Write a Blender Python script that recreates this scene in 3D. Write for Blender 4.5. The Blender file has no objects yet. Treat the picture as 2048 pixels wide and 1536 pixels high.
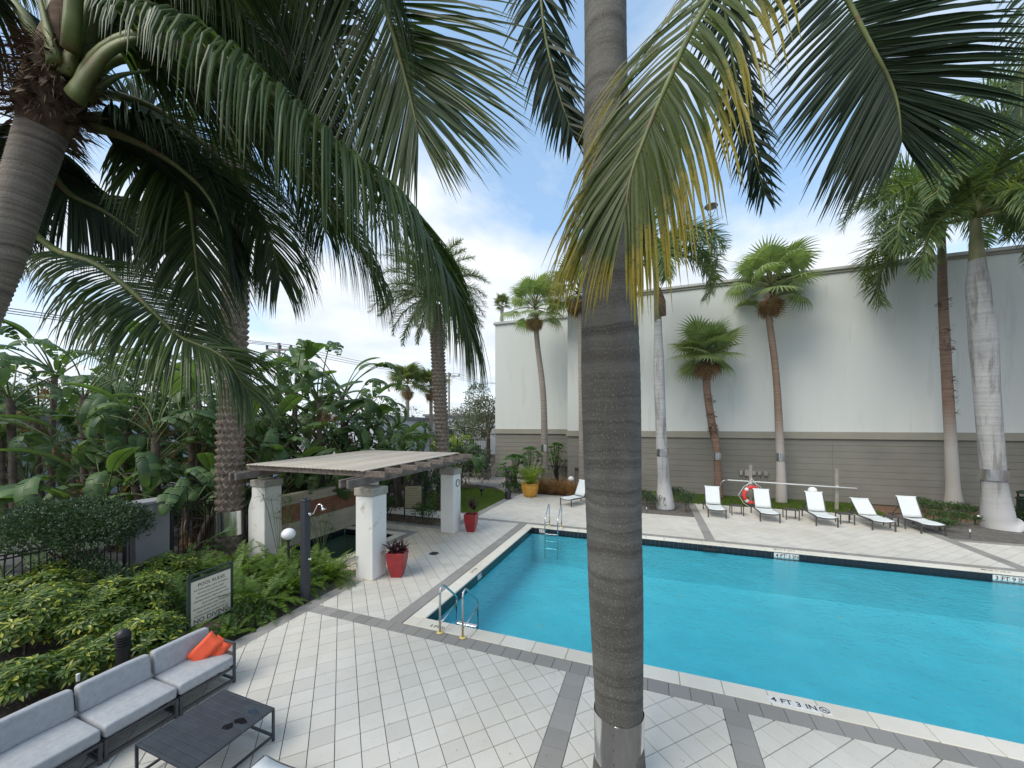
import bpy, math, random
from mathutils import Vector, Matrix, Euler, noise
PI = math.pi
R = math.radians
scene = bpy.context.scene
col = scene.collection

# ------------------------------------------------------------------ camera
YAW = R(20.45)
CAM = Vector((4.386, -6.616, 4.0))
FPX = 748.0          # focal length for a 2048 px wide picture
HZ = 850.0
cam_d = bpy.data.cameras.new('camera'); cam = bpy.data.objects.new('camera', cam_d); col.objects.link(cam)
cam.location = CAM; cam.rotation_euler = (R(90), 0, YAW)
cam_d.sensor_width = 36; cam_d.lens = 36*FPX/2048; cam_d.shift_y = (HZ-768)/2048
cam_d.clip_start = 0.05; cam_d.clip_end = 3000
scene.camera = cam
CR = Vector((math.cos(YAW), math.sin(YAW), 0)); CF = Vector((-math.sin(YAW), math.cos(YAW), 0)); UP = Vector((0, 0, 1))
def P(px, py, D):
    """survey point: bearing px, elevation py, distance D in front of the balcony"""
    return CAM + CR*((px-1024)*D/FPX) + CF*D + UP*((HZ-py)*D/FPX)
def G(px, py, z=0.0):
    return P(px, py, FPX*(4.0-z)/(py-HZ))

# ------------------------------------------------------------------ world
w = bpy.data.worlds.new('World'); scene.world = w; w.use_nodes = True
nt = w.node_tree; N = nt.nodes; L = nt.links
for n in list(N): N.remove(n)
SUN_EL, SUN_AZ = R(50), R(212)      # azimuth: compass-like, clockwise from +Y
sky = N.new('ShaderNodeTexSky'); sky.sky_type = 'NISHITA'; sky.sun_disc = False
sky.sun_elevation = SUN_EL; sky.sun_rotation = SUN_AZ; sky.air_density = 1.0; sky.dust_density = 0.6; sky.ozone_density = 1.6
tc = N.new('ShaderNodeTexCoord'); sep = N.new('ShaderNodeSeparateXYZ'); L.new(tc.outputs['Generated'], sep.inputs[0])
def wm(op, a, b=None, c=None):
    n = N.new('ShaderNodeMath'); n.operation = op
    for i, v in enumerate((a, b, c)):
        if v is None: continue
        if isinstance(v, (int, float)): n.inputs[i].default_value = v
        else: L.new(v, n.inputs[i])
    return n.outputs[0]
zz = wm('ADD', wm('MAXIMUM', sep.outputs[2], 0.0), 0.16)
cx = wm('DIVIDE', sep.outputs[0], zz); cy = wm('DIVIDE', sep.outputs[1], zz)
cmb = N.new('ShaderNodeCombineXYZ'); L.new(cx, cmb.inputs[0]); L.new(cy, cmb.inputs[1])
n1 = N.new('ShaderNodeTexNoise'); n1.inputs['Scale'].default_value = 0.9; n1.inputs['Detail'].default_value = 9; n1.inputs['Roughness'].default_value = 0.55; n1.inputs['Distortion'].default_value = 0.3
mp = N.new('ShaderNodeMapping'); mp.inputs['Location'].default_value = (3.1, 1.7, 0.4); L.new(cmb.outputs[0], mp.inputs[0]); L.new(mp.outputs[0], n1.inputs['Vector'])
rp = N.new('ShaderNodeValToRGB'); rp.color_ramp.elements[0].position = 0.41; rp.color_ramp.elements[1].position = 0.58; L.new(n1.outputs['Fac'], rp.inputs[0])
low = wm('SUBTRACT', 1.0, wm('MULTIPLY', sep.outputs[2], 2.2)); low = wm('MAXIMUM', low, 0.0)
fac = wm('MINIMUM', wm('ADD', rp.outputs[0], wm('MULTIPLY', low, 0.75)), 1.0)
n2 = N.new('ShaderNodeTexNoise'); n2.inputs['Scale'].default_value = 2.3; n2.inputs['Detail'].default_value = 8; L.new(mp.outputs[0], n2.inputs['Vector'])
cr2 = N.new('ShaderNodeValToRGB'); cr2.color_ramp.elements[0].position = 0.3; cr2.color_ramp.elements[0].color = (0.70, 0.79, 0.90, 1); cr2.color_ramp.elements[1].position = 0.66; cr2.color_ramp.elements[1].color = (0.93, 0.965, 1.0, 1); L.new(n2.outputs['Fac'], cr2.inputs[0])
sc = N.new('ShaderNodeVectorMath'); sc.operation = 'SCALE'; sc.inputs['Scale'].default_value = 7.4; L.new(cr2.outputs[0], sc.inputs[0])
skb = N.new('ShaderNodeVectorMath'); skb.operation = 'MULTIPLY'; skb.inputs[1].default_value = (1.1, 1.1, 1.1); L.new(sky.outputs[0], skb.inputs[0])
ska = N.new('ShaderNodeVectorMath'); ska.operation = 'ADD'; ska.inputs[1].default_value = (1.35, 2.1, 2.8); L.new(skb.outputs[0], ska.inputs[0])
mx = N.new('ShaderNodeMix'); mx.data_type = 'RGBA'; L.new(fac, mx.inputs['Factor']); L.new(ska.outputs[0], mx.inputs[6]); L.new(sc.outputs[0], mx.inputs[7])
bg = N.new('ShaderNodeBackground'); bg.inputs['Strength'].default_value = 0.10; L.new(mx.outputs[2], bg.inputs[0])
wo = N.new('ShaderNodeOutputWorld'); L.new(bg.outputs[0], wo.inputs[0])
sd = bpy.data.lights.new('sun', 'SUN'); sd.energy = 1.75; sd.angle = R(34); sd.color = (1.0, 0.92, 0.80)
so = bpy.data.objects.new('sun', sd); col.objects.link(so)
dirv = Vector((math.sin(SUN_AZ)*math.cos(SUN_EL), math.cos(SUN_AZ)*math.cos(SUN_EL), math.sin(SUN_EL)))
so.rotation_euler = dirv.to_track_quat('Z', 'Y').to_euler(); so.location = (0, 0, 40)
vs = scene.view_settings; vs.view_transform = 'Standard'; vs.look = 'None'; vs.exposure = 0.62; vs.gamma = 1.0; vs.use_curve_mapping = False
scene.render.engine = 'CYCLES'

# ------------------------------------------------------------------ helpers
def tag(o, label=None, cat=None, group=None, kind=None):
    if label: o['label'] = label
    if cat: o['category'] = cat
    if group: o['group'] = group
    if kind: o['kind'] = kind
    return o
def thing(name, label, cat, loc=(0, 0, 0), rz=0.0, group=None):
    o = bpy.data.objects.new(name, None); col.objects.link(o); o.location = loc; o.rotation_euler = (0, 0, rz); o.empty_display_size = 0.2
    return tag(o, label, cat, group)
def link(name, me, parent=None, loc=None, rot=None, scale=None):
    o = bpy.data.objects.new(name, me); col.objects.link(o)
    if parent: o.parent = parent
    if loc is not None: o.location = loc
    if rot is not None: o.rotation_euler = rot
    if scale is not None: o.scale = (scale,)*3 if isinstance(scale, (int, float)) else scale
    return o
def copy_tree(o, parent=None):
    c = o.copy(); col.objects.link(c); c.parent = parent
    for ch in list(o.children): copy_tree(ch, c)
    return c
class MB:
    def __init__(s): s.v = []; s.f = []; s.uv = []; s.sm = False
    def add(s, vs, fs, uvs=None):
        b = len(s.v); s.v += [tuple(q) for q in vs]
        for k, f in enumerate(fs):
            s.f.append(tuple(b+i for i in f))
            s.uv.append(uvs[k] if uvs else None)
    def box(s, c, d, rz=0.0, bev=0.0, m=None):
        hx, hy, hz = d[0]/2, d[1]/2, d[2]/2; M = Matrix.Translation(c) @ Matrix.Rotation(rz, 4, 'Z')
        if m is not None: M = Matrix.Translation(c) @ m.to_4x4()
        if bev <= 0:
            vs = [M @ Vector((x*hx, y*hy, z*hz)) for z in (-1, 1) for y in (-1, 1) for x in (-1, 1)]
            s.add(vs, [(0, 2, 3, 1), (4, 5, 7, 6), (0, 1, 5, 4), (2, 6, 7, 3), (0, 4, 6, 2), (1, 3, 7, 5)])
        else:
            b = min(bev, hx*.9, hy*.9, hz*.9); vs = []
            for (z, q) in ((-hz, b), (-hz+b, 0), (hz-b, 0), (hz, b)):
                for (x, y) in ((-hx+b, -hy+q), (hx-b, -hy+q), (hx-q, -hy+b), (hx-q, hy-b), (hx-b, hy-q), (-hx+b, hy-q), (-hx+q, hy-b), (-hx+q, -hy+b)):
                    vs.append(M @ Vector((x, y, z)))
            fs = [tuple(range(7, -1, -1)), tuple(range(24, 32))]
            for k in range(3):
                for i in range(8):
                    j = (i+1) % 8; fs.append((k*8+i, k*8+j, k*8+8+j, k*8+8+i))
            s.add(vs, fs)
        return s
    def bar(s, p0, p1, w, h, bev=0.0):
        p0 = Vector(p0); p1 = Vector(p1); d = p1-p0; q = d.to_track_quat('X', 'Z')
        return s.box((p0+p1)/2, (d.length, w, h), m=q.to_matrix(), bev=bev)
    def tube(s, pts, rad, n=8, cap=True, ell=None):
        pts = [Vector(p) for p in pts]; k = len(pts); rr = rad if isinstance(rad, (list, tuple)) else [rad]*k
        T = [(pts[min(i+1, k-1)]-pts[max(i-1, 0)]).normalized() for i in range(k)]
        a = Vector((1, 0, 0)) if abs(T[0].x) < .9 else Vector((0, 1, 0))
        S = (a - T[0]*a.dot(T[0])).normalized(); vs = []; fs = []; uvs = []
        for i in range(k):
            S = (S - T[i]*S.dot(T[i])).normalized(); B = T[i].cross(S)
            for j in range(n):
                t = 2*PI*j/n; vs.append(pts[i] + S*math.cos(t)*rr[i] + B*math.sin(t)*rr[i]*(ell or 1))
        for i in range(k-1):
            for j in range(n):
                j2 = (j+1) % n; fs.append((i*n+j, i*n+j2, (i+1)*n+j2, (i+1)*n+j))
        if cap: fs.append(tuple(range(n-1, -1, -1))); fs.append(tuple((k-1)*n+j for j in range(n)))
        s.add(vs, fs); return s
    def lathe(s, prof, n=24, c=(0, 0, 0)):
        vs = []; fs = []; k = len(prof)
        for (r, z) in prof:
            for j in range(n):
                t = 2*PI*j/n; vs.append((c[0]+r*math.cos(t), c[1]+r*math.sin(t), c[2]+z))
        for i in range(k-1):
            for j in range(n):
                j2 = (j+1) % n; fs.append((i*n+j, i*n+j2, (i+1)*n+j2, (i+1)*n+j))
        s.add(vs, fs); return s
    def sphere(s, c, r, n=16, sq=1.0):
        return s.lathe([(max(r*math.sin(PI*i/n), 1e-4), -r*sq*math.cos(PI*i/n)) for i in range(n+1)], n*2, c)
    def prism(s, poly, z0, z1, ch=0.0):
        k = len(poly); cxy = (sum(p[0] for p in poly)/k, sum(p[1] for p in poly)/k)
        vs = [(x, y, z0) for x, y in poly]
        if ch > 0:
            vs += [(x, y, z1-ch) for x, y in poly]
            for x, y in poly:
                dx, dy = cxy[0]-x, cxy[1]-y; d = math.hypot(dx, dy) or 1; vs.append((x+dx/d*ch, y+dy/d*ch, z1))
            fs = [tuple(range(2*k, 3*k))]
            for l in (0, 1):
                for i in range(k): j = (i+1) % k; fs.append((l*k+i, l*k+j, (l+1)*k+j, (l+1)*k+i))
        else:
            vs += [(x, y, z1) for x, y in poly]; fs = [tuple(range(k, 2*k)), tuple(range(k-1, -1, -1))]
            for i in range(k): j = (i+1) % k; fs.append((i, j, k+j, k+i))
        s.add(vs, fs); return s
    def mesh(s, name, mat, smooth=False):
        me = bpy.data.meshes.new(name); me.from_pydata(s.v, [], s.f)
        if any(u for u in s.uv):
            ul = me.uv_layers.new(name='uv'); flat = []
            for f, u in zip(s.f, s.uv):
                for k in range(len(f)): flat += list(u[k]) if u else [0, 0]
            ul.data.foreach_set('uv', flat)
        if mat:
            for m in (mat if isinstance(mat, list) else [mat]): me.materials.append(m)
        if smooth: me.polygons.foreach_set('use_smooth', [True]*len(me.polygons))
        me.update(); return me
    def build(s, name, mat, parent=None, smooth=False, **k):
        return link(name, s.mesh(name, mat, smooth), parent, **k)
def rbox_mesh(name, d, r, mat, seg=3, puff=0.0, wob=0.0, seed=0):
    """rounded (cushion) box centred on the origin"""
    h = [x/2 for x in d]; vs = []; fs = []
    def axis(hh, n): 
        a = [-hh+r*(1-math.cos(PI/2*i/seg)) for i in range(seg+1)]; b = [-hh+r + (2*hh-2*r)*i/n for i in range(1, n)]
        return a + b + [-q for q in reversed(a)]
    A = [axis(h[0], 6), axis(h[1], 6), axis(h[2], 2)]
    idx = {}
    def vert(p):
        k = tuple(round(c, 5) for c in p)
        if k in idx: return idx[k]
        inner = Vector([max(-(h[i]-r), min(h[i]-r, p[i])) for i in range(3)]); q = Vector(p)-inner
        q = inner + (q.normalized()*r if q.length > 1e-9 else q)
        fx = 1-(q.x/h[0])**2; fy = 1-(q.y/h[1])**2
        q.z += math.copysign(puff*max(fx, 0)**.5*max(fy, 0)**.5, q.z) if abs(q.z) > h[2]*.4 else 0
        if wob: q += noise.noise_vector(q*4+Vector((seed, 0, 0)))*wob
        idx[k] = len(vs); vs.append(q); return idx[k]
    for ax in range(3):
        b, c = (ax+1) % 3, (ax+2) % 3
        for sgn in (-1, 1):
            for i in range(len(A[b])-1):
                for j in range(len(A[c])-1):
                    q = []
                    for (ii, jj) in ((i, j), (i+1, j), (i+1, j+1), (i, j+1)):
                        p = [0, 0, 0]; p[ax] = sgn*h[ax]; p[b] = A[b][ii]; p[c] = A[c][jj]; q.append(vert(p))
                    if sgn < 0: q.reverse()
                    if len(set(q)) == 4: fs.append(q)
    me = bpy.data.meshes.new(name); me.from_pydata([tuple(v) for v in vs], [], fs); me.materials.append(mat)
    me.polygons.foreach_set('use_smooth', [True]*len(me.polygons)); me.update(); return me

# ------------------------------------------------------------------ materials
def newmat(name):
    m = bpy.data.materials.new(name); m.use_nodes = True; t = m.node_tree
    b = t.nodes['Principled BSDF']; o = t.nodes['Material Output']; return m, t, b, o
def nd(t, kind, **kw):
    n = t.nodes.new(kind)
    for k, v in kw.items():
        if k in n.inputs: n.inputs[k].default_value = v
        else: setattr(n, k, v)
    return n
def ramp(t, src, stops):
    r = t.nodes.new('ShaderNodeValToRGB'); e = r.color_ramp.elements
    while len(e) < len(stops): e.new(0.5)
    for i, (p, c) in enumerate(stops): e[i].position = p; e[i].color = (*c, 1) if len(c) == 3 else c
    t.links.new(src, r.inputs[0]); return r.outputs[0]
def mixc(t, f, a, b, mode='MIX'):
    n = t.nodes.new('ShaderNodeMix'); n.data_type = 'RGBA'; n.blend_type = mode
    for s, v in ((n.inputs['Factor'], f), (n.inputs[6], a), (n.inputs[7], b)):
        if isinstance(v, bpy.types.NodeSocket): t.links.new(v, s)
        elif isinstance(v, (int, float)): s.default_value = v
        else: s.default_value = (*v, 1)
    return n.outputs[2]
def coords(t, scale=(1, 1, 1), world=False):
    c = t.nodes.new('ShaderNodeNewGeometry' if world else 'ShaderNodeTexCoord'); m = t.nodes.new('ShaderNodeMapping'); m.inputs['Scale'].default_value = scale
    t.links.new(c.outputs['Position' if world else 'Object'], m.inputs[0]); return m.outputs[0]
def noi(t, vec, scale, detail=5, rough=.55):
    n = nd(t, 'ShaderNodeTexNoise', Scale=scale, Detail=detail, Roughness=rough); t.links.new(vec, n.inputs['Vector']); return n.outputs['Fac']
def bump(t, b, h, strength, dist=0.01):
    n = nd(t, 'ShaderNodeBump', Strength=strength, Distance=dist); t.links.new(h, n.inputs['Height']); t.links.new(n.outputs[0], b.inputs['Normal']); return n
def pmat(name, c1, c2=None, scale=8, rough=.6, bs=.3, bscale=None, metal=0, bdist=.004, world=False, stretch=(1, 1, 1), spots=None, spec=.5):
    m, t, b, o = newmat(name); v = coords(t, stretch, world)
    c2 = c2 or tuple(x*.82 for x in c1)
    f = noi(t, v, scale, 6, .6); c = ramp(t, f, [(.35, c2), (.65, c1)])
    if spots:
        f2 = noi(t, v, spots[1], 3, .7); c = mixc(t, ramp(t, f2, [(spots[2], (0, 0, 0)), (spots[2]+.1, (1, 1, 1))]), c, spots[0])
    t.links.new(c, b.inputs['Base Color']); b.inputs['Roughness'].default_value = rough; b.inputs['Metallic'].default_value = metal
    b.inputs['Specular IOR Level'].default_value = spec
    if bs: bump(t, b, noi(t, v, bscale or scale*4, 6, .6), bs, bdist)
    return m
def leafmat(name, c1, c2, rough=.42, trans=.3, tip=None, spots=False, tint2=None, spec=.5):
    m, t, b, o = newmat(name)
    g = t.nodes.new('ShaderNodeNewGeometry'); oi = t.nodes.new('ShaderNodeObjectInfo')
    a = nd(t, 'ShaderNodeMath', operation='ADD'); t.links.new(g.outputs['Random Per Island'], a.inputs[0]); t.links.new(oi.outputs['Random'], a.inputs[1])
    fr = nd(t, 'ShaderNodeMath', operation='FRACT'); t.links.new(a.outputs[0], fr.inputs[0])
    c = ramp(t, fr.outputs[0], [(0, c2), (1, c1)] if not tint2 else [(0, c2), (.75, c1), (.9, tint2)])
    uv = t.nodes.new('ShaderNodeUVMap'); s = t.nodes.new('ShaderNodeSeparateXYZ'); t.links.new(uv.outputs[0], s.inputs[0])
    pos = coords(t, (1, 1, 1), True)
    if tip:
        f = noi(t, pos, 11.0, 4, .7); q = nd(t, 'ShaderNodeMath', operation='MULTIPLY_ADD'); t.links.new(f, q.inputs[0]); q.inputs[1].default_value = .6; t.links.new(s.outputs[1], q.inputs[2])
        c = mixc(t, ramp(t, q.outputs[0], [(tip[1], (0, 0, 0)), (tip[2], (1, 1, 1))]), c, tip[0])
    if spots:
        f = noi(t, pos, 60, 2, .5); c = mixc(t, ramp(t, f, [(.62, (0, 0, 0)), (.68, (1, 1, 1))]), c, (.06, .03, .01))
    t.links.new(c, b.inputs['Base Color']); b.inputs['Roughness'].default_value = rough; b.inputs['Specular IOR Level'].default_value = spec
    tr = t.nodes.new('ShaderNodeBsdfTranslucent'); br = mixc(t, 1.0, c, (1.5, 1.55, .7), 'MULTIPLY'); t.links.new(br, tr.inputs[0])
    ms = t.nodes.new('ShaderNodeMixShader'); ms.inputs[0].default_value = trans; t.links.new(b.outputs[0], ms.inputs[1]); t.links.new(tr.outputs[0], ms.inputs[2]); t.links.new(ms.outputs[0], o.inputs[0])
    return m
def metal(name, c, rough=.2, bs=0):
    return pmat(name, c, tuple(x*.9 for x in c), 3, rough, bs, 30, 1.0)
M = {}
def paver_mat(name, c1, c2, c3, spot, rough=.75):
    m, t, b, o = newmat(name); g = t.nodes.new('ShaderNodeNewGeometry'); oi = t.nodes.new('ShaderNodeObjectInfo')
    a = nd(t, 'ShaderNodeMath', operation='ADD'); t.links.new(g.outputs['Random Per Island'], a.inputs[0]); t.links.new(oi.outputs['Random'], a.inputs[1])
    fr = nd(t, 'ShaderNodeMath', operation='FRACT'); t.links.new(a.outputs[0], fr.inputs[0])
    c = ramp(t, fr.outputs[0], [(0, c1), (.6, c2), (1, c3)]); v = coords(t, (1, 1, 1), True)
    big = noi(t, v, .55, 4); c = mixc(t, ramp(t, big, [(.42, (0, 0, 0)), (.72, (.8, .8, .8))]), c, tuple(x*k for x, k in zip(c2, (.84, .82, .77))))
    pt = noi(t, v, 3.2, 5, .65); f = noi(t, v, 85, 3, .6)
    mk = nd(t, 'ShaderNodeMath', operation='MULTIPLY'); t.links.new(ramp(t, f, [(.54, (0, 0, 0)), (.64, (1, 1, 1))]), mk.inputs[0]); t.links.new(ramp(t, pt, [(.45, (.08, .08, .08)), (.7, (.8, .8, .8))]), mk.inputs[1])
    c = mixc(t, mk.outputs[0], c, spot); t.links.new(c, b.inputs['Base Color']); b.inputs['Roughness'].default_value = rough
    bump(t, b, f, .35, .003); return m
M['paver'] = paver_mat('paver', (.585, .56, .50), (.63, .61, .555), (.53, .51, .465), (.27, .255, .23))
M['paver_warm'] = paver_mat('paver_warm', (.58, .52, .42), (.62, .57, .48), (.54, .47, .36), (.36, .30, .22))
M['band'] = paver_mat('band', (.265, .255, .238), (.305, .295, .277), (.225, .217, .203), (.12, .12, .12))
M['coping'] = paver_mat('coping', (.69, .66, .57), (.73, .70, .62), (.65, .61, .52), (.47, .43, .34))
M['grout'] = pmat('grout', (.15, .14, .125), (.09, .085, .08), 4, .9, .3)
M['soil'] = pmat('soil', (.11, .085, .065), (.05, .04, .033), 9, .95, .9, 60, bdist=.03, world=True, spots=((.22, .17, .13), 22, .6))
M['gravel'] = pmat('gravel', (.36, .34, .32), (.2, .19, .18), 5, .95, .8, 45, bdist=.02, world=True, spots=((.55, .53, .5), 30, .58))
M['mulch'] = pmat('mulch', (.25, .14, .08), (.11, .07, .05), 14, .95, .9, 70, bdist=.03, world=True)
M['asphalt'] = pmat('asphalt', (.16, .16, .165), (.11, .11, .115), 2, .9, .4, 60, world=True)
M['lawn'] = pmat('lawn', (.12, .17, .035), (.07, .11, .025), 3, .9, .8, 120, bdist=.02, world=True)
M['wall_up'] = pmat('wall_up', (.61, .635, .61), (.585, .61, .585), .6, .85, .25, 40, world=True, stretch=(1, 1, .13), spots=((.555, .575, .55), 2.2, .58))
M['wall_low'] = pmat('wall_low', (.228, .220, .192), (.188, .182, .158), .45, .85, .3, 60, world=True, stretch=(1, 1, 1.6))
M['wall_belt'] = pmat('wall_belt', (.30, .285, .235), (.26, .25, .21), .8, .85, .2, 50, world=True)
M['cornice'] = pmat('cornice', (.50, .50, .47), (.43, .43, .41), 1.5, .8, .2, world=True)
M['stucco'] = pmat('stucco', (.76, .76, .73), (.69, .69, .66), .9, .85, .35, 90, world=True, spots=((.5, .49, .43), 2.2, .62))
M['cap'] = pmat('cap', (.36, .34, .29), (.26, .245, .21), 3, .85, .4, 60, world=True)
M['grey_stucco'] = pmat('grey_stucco', (.27, .275, .285), (.22, .225, .235), 1.2, .85, .3, 70, world=True)
M['spa_wall'] = pmat('spa_wall', (.50, .45, .36), (.39, .35, .28), 2.0, .8, .3, 60, world=True)
M['terracotta'] = paver_mat('terracotta', (.27, .12, .075), (.33, .16, .10), (.20, .09, .06), (.10, .05, .035), .8)
M['wood'] = pmat('wood', (.56, .50, .42), (.40, .35, .295), 6, .8, .5, 40, world=True, stretch=(.5, 6, 6))
M['wood_slat'] = paver_mat('wood_slat', (.50, .44, .36), (.58, .52, .44), (.42, .37, .30), (.28, .24, .2), .8)
M['wood_dk'] = pmat('wood_dk', (.21, .175, .15), (.10, .082, .07), 4, .85, .6, 30, world=True, stretch=(3, 1, 3))
M['black_metal'] = pmat('black_metal', (.022, .022, .025), (.015, .015, .017), 5, .45, 0)
M['grey_metal'] = pmat('grey_metal', (.06, .062, .068), (.045, .047, .052), 5, .5, 0)
M['post_metal'] = pmat('post_metal', (.04, .045, .055), (.03, .033, .042), 2, .5, 0)
M['steel'] = metal('steel', (.62, .62, .63), .18)
M['chrome'] = metal('chrome', (.8, .8, .82), .08)
M['band_metal'] = pmat('band_metal', (.85, .86, .86), (.7, .7, .7), 2.2, .2, .12, 9, 1.0, stretch=(1, 1, .3))
M['white'] = pmat('white', (.76, .78, .77), (.70, .72, .71), 6, .6, .1, 120)
M['sling'] = pmat('sling', (.70, .74, .74), (.64, .68, .68), 9, .7, .25, 300, bdist=.002)
M['brown_metal'] = pmat('brown_metal', (.075, .068, .068), (.055, .05, .05), 6, .5, 0)
M['cushion'] = pmat('cushion', (.40, .42, .44), (.33, .345, .37), 14, .95, .5, 260, bdist=.003, spots=((.28, .29, .31), 40, .63))
M['orange'] = pmat('orange', (.80, .12, .045), (.68, .085, .035), 6, .85, .4, 200, bdist=.003)
M['red_pot'] = pmat('red_pot', (.34, .028, .03), (.25, .02, .024), 5, .35, .15, 40)
M['yellow_pot'] = pmat('yellow_pot', (.62, .33, .045), (.50, .24, .03), 6, .4, .2, 30)
M['table_top'] = pmat('table_top', (.045, .052, .062), (.03, .034, .042), 7, .45, .2, 60)
M['sign_cream'] = pmat('sign_cream', (.68, .64, .53), (.64, .60, .49), 4, .6, 0)
M['sign_tan'] = pmat('sign_tan', (.40, .35, .22), (.36, .31, .19), 4, .6, 0)
M['sign_green'] = pmat('sign_green', (.025, .045, .035), (.018, .033, .026), 4, .5, 0)
M['ink'] = pmat('ink', (.055, .05, .045), None, 4, .7, 0)
M['tile_white'] = pmat('tile_white', (.72, .72, .70), (.66, .66, .64), 8, .4, 0)
M['black_tile'] = pmat('black_tile', (.014, .016, .022), (.022, .026, .036), 25, .25, .2, 60)
M['basin'] = pmat('basin', (.47, .74, .80), (.40, .68, .75), 1.2, .8, .2, 20, world=True, spots=((.30, .62, .68), 6, .70))
M['spa_basin'] = pmat('spa_basin', (.30, .62, .55), (.24, .52, .46), 2, .8, .2, 20, world=True)
M['globe'] = pmat('globe', (.85, .87, .88), (.82, .84, .85), 2, .25, 0)
M['ring'] = pmat('ring', (.78, .06, .05), (.68, .05, .045), 5, .5, 0)
M['yellow_flange'] = pmat('yellow_flange', (.72, .58, .20), (.6, .47, .16), 8, .5, .1)
M['rubber'] = pmat('rubber', (.02, .02, .02), None, 4, .7, 0)
M['door'] = pmat('door', (.12, .115, .11), (.10, .097, .093), 3, .6, 0)
M['bldg_white'] = pmat('bldg_white', (.62, .66, .69), (.55, .59, .62), .4, .85, .1, 20, world=True)
M['bldg_blue'] = pmat('bldg_blue', (.42, .52, .60), (.38, .47, .55), .4, .85, .1, 20, world=True)
M['roof_grey'] = pmat('roof_grey', (.28, .28, .28), (.2, .2, .2), .8, .9, .1, 20, world=True)
M['glass'] = pmat('glass', (.05, .07, .08), (.03, .045, .055), 2, .08, 0, spec=.8)
M['insul'] = pmat('insul', (.35, .33, .31), (.28, .26, .25), 8, .5, 0)
def glassy():
    m, t, b, o = newmat('water'); v = coords(t, (1, 1.0, 1), True)
    def mk(name, tint, rip, bs):
        m, t, b, o = newmat(name); t.nodes.remove(b); v = coords(t, (1, 1.25, 1), True)
        a1 = noi(t, v, rip, 4, .6); a2 = noi(t, v, rip*.22, 3, .5)
        ad = nd(t, 'ShaderNodeMath', operation='ADD'); t.links.new(a1, ad.inputs[0]); t.links.new(a2, ad.inputs[1])
        bm = nd(t, 'ShaderNodeBump', Strength=bs, Distance=.035); t.links.new(ad.outputs[0], bm.inputs['Height'])
        tb = nd(t, 'ShaderNodeBsdfTransparent'); lf = noi(t, v, .8, 8, .68)
        t.links.new(ramp(t, lf, [(.32, tuple(x*.90 for x in tint)), (.68, tint)]), tb.inputs[0])  # light and dark of ripples painted into the water tint
        gl = nd(t, 'ShaderNodeBsdfGlossy', Roughness=.02); t.links.new(bm.outputs[0], gl.inputs['Normal'])
        fr = nd(t, 'ShaderNodeFresnel', IOR=1.33); t.links.new(bm.outputs[0], fr.inputs['Normal'])
        ms = nd(t, 'ShaderNodeMixShader'); t.links.new(fr.outputs[0], ms.inputs[0]); t.links.new(tb.outputs[0], ms.inputs[1]); t.links.new(gl.outputs[0], ms.inputs[2]); t.links.new(ms.outputs[0], o.inputs[0]); return m
    M['water'] = mk('pool_water', (.42, .93, .985), 7, .9); M['spa_water'] = mk('spa_water', (.35, .72, .68), 12, .4)
glassy()
def trunkmat(name, c1, c2, ring, fleck, rs=9, base=None, wav=.5, rk=.75, streak=None):
    """ringed palm bark, rings along Z"""
    m, t, b, o = newmat(name); v = coords(t, (1, 1, 1)); s = t.nodes.new('ShaderNodeSeparateXYZ'); t.links.new(v, s.inputs[0])
    n0 = noi(t, v, 1.1, 4); q = nd(t, 'ShaderNodeMath', operation='MULTIPLY_ADD'); t.links.new(n0, q.inputs[0]); q.inputs[1].default_value = wav/rs*3; t.links.new(s.outputs[2], q.inputs[2])
    cb = t.nodes.new('ShaderNodeCombineXYZ'); t.links.new(q.outputs[0], cb.inputs[2])
    rg = noi(t, cb.outputs[0], rs, 5, .75); patch = noi(t, coords(t, (1, 1, .5)), 1.4, 5, .6)
    c = ramp(t, patch, [(.3, c2), (.68, c1)]); c = mixc(t, ramp(t, rg, [(.40, (rk, rk, rk)), (.56, (0, 0, 0))]), c, ring)
    if streak: sn = noi(t, coords(t, (1, 1, .12)), 4.5, 5, .65); c = mixc(t, ramp(t, sn, [(.50, (0, 0, 0)), (.62, (.8, .8, .8))]), c, streak)
    fl = noi(t, coords(t, (1, 1, .4)), 105, 3, .6); c = mixc(t, ramp(t, fl, [(.58, (0, 0, 0)), (.68, (.75, .75, .75))]), c, fleck)
    if base:
        bz = ramp(t, s.outputs[2], [(0, (1, 1, 1)), (1, (0, 0, 0))]); mr = nd(t, 'ShaderNodeMapRange'); t.links.new(q.outputs[0], mr.inputs[0]); mr.inputs[1].default_value = base[1]; mr.inputs[2].default_value = base[2]; mr.inputs[3].default_value = 1; mr.inputs[4].default_value = 0
        c = mixc(t, mr.outputs[0], c, base[0])
    t.links.new(c, b.inputs['Base Color']); b.inputs['Roughness'].default_value = .85
    ad = nd(t, 'ShaderNodeMath', operation='ADD'); t.links.new(rg, ad.inputs[0]); t.links.new(fl, ad.inputs[1]); bump(t, b, ad.outputs[0], .7, .012); return m
M['bark_near'] = trunkmat('bark_near', (.19, .186, .168), (.085, .084, .074), (.05, .046, .038), (.30, .285, .255), 5, None, .5)
M['bark_coco'] = trunkmat('bark_coco', (.42, .37, .31), (.25, .215, .175), (.07, .058, .045), (.33, .31, .28), 16, None, .9)
M['bark_royal'] = trunkmat('bark_royal', (.46, .46, .45), (.30, .30, .30), (.15, .14, .14), (.60, .61, .61), 7, ((.50, .50, .50), .5, 1.6), .4, .35, (.17, .16, .155))
M['bark_wash'] = trunkmat('bark_wash', (.30, .21, .16), (.20, .13, .095), (.10, .07, .05), (.38, .31, .26), 12, ((.42, .39, .36), 2.4, 4.8), .5)
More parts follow.
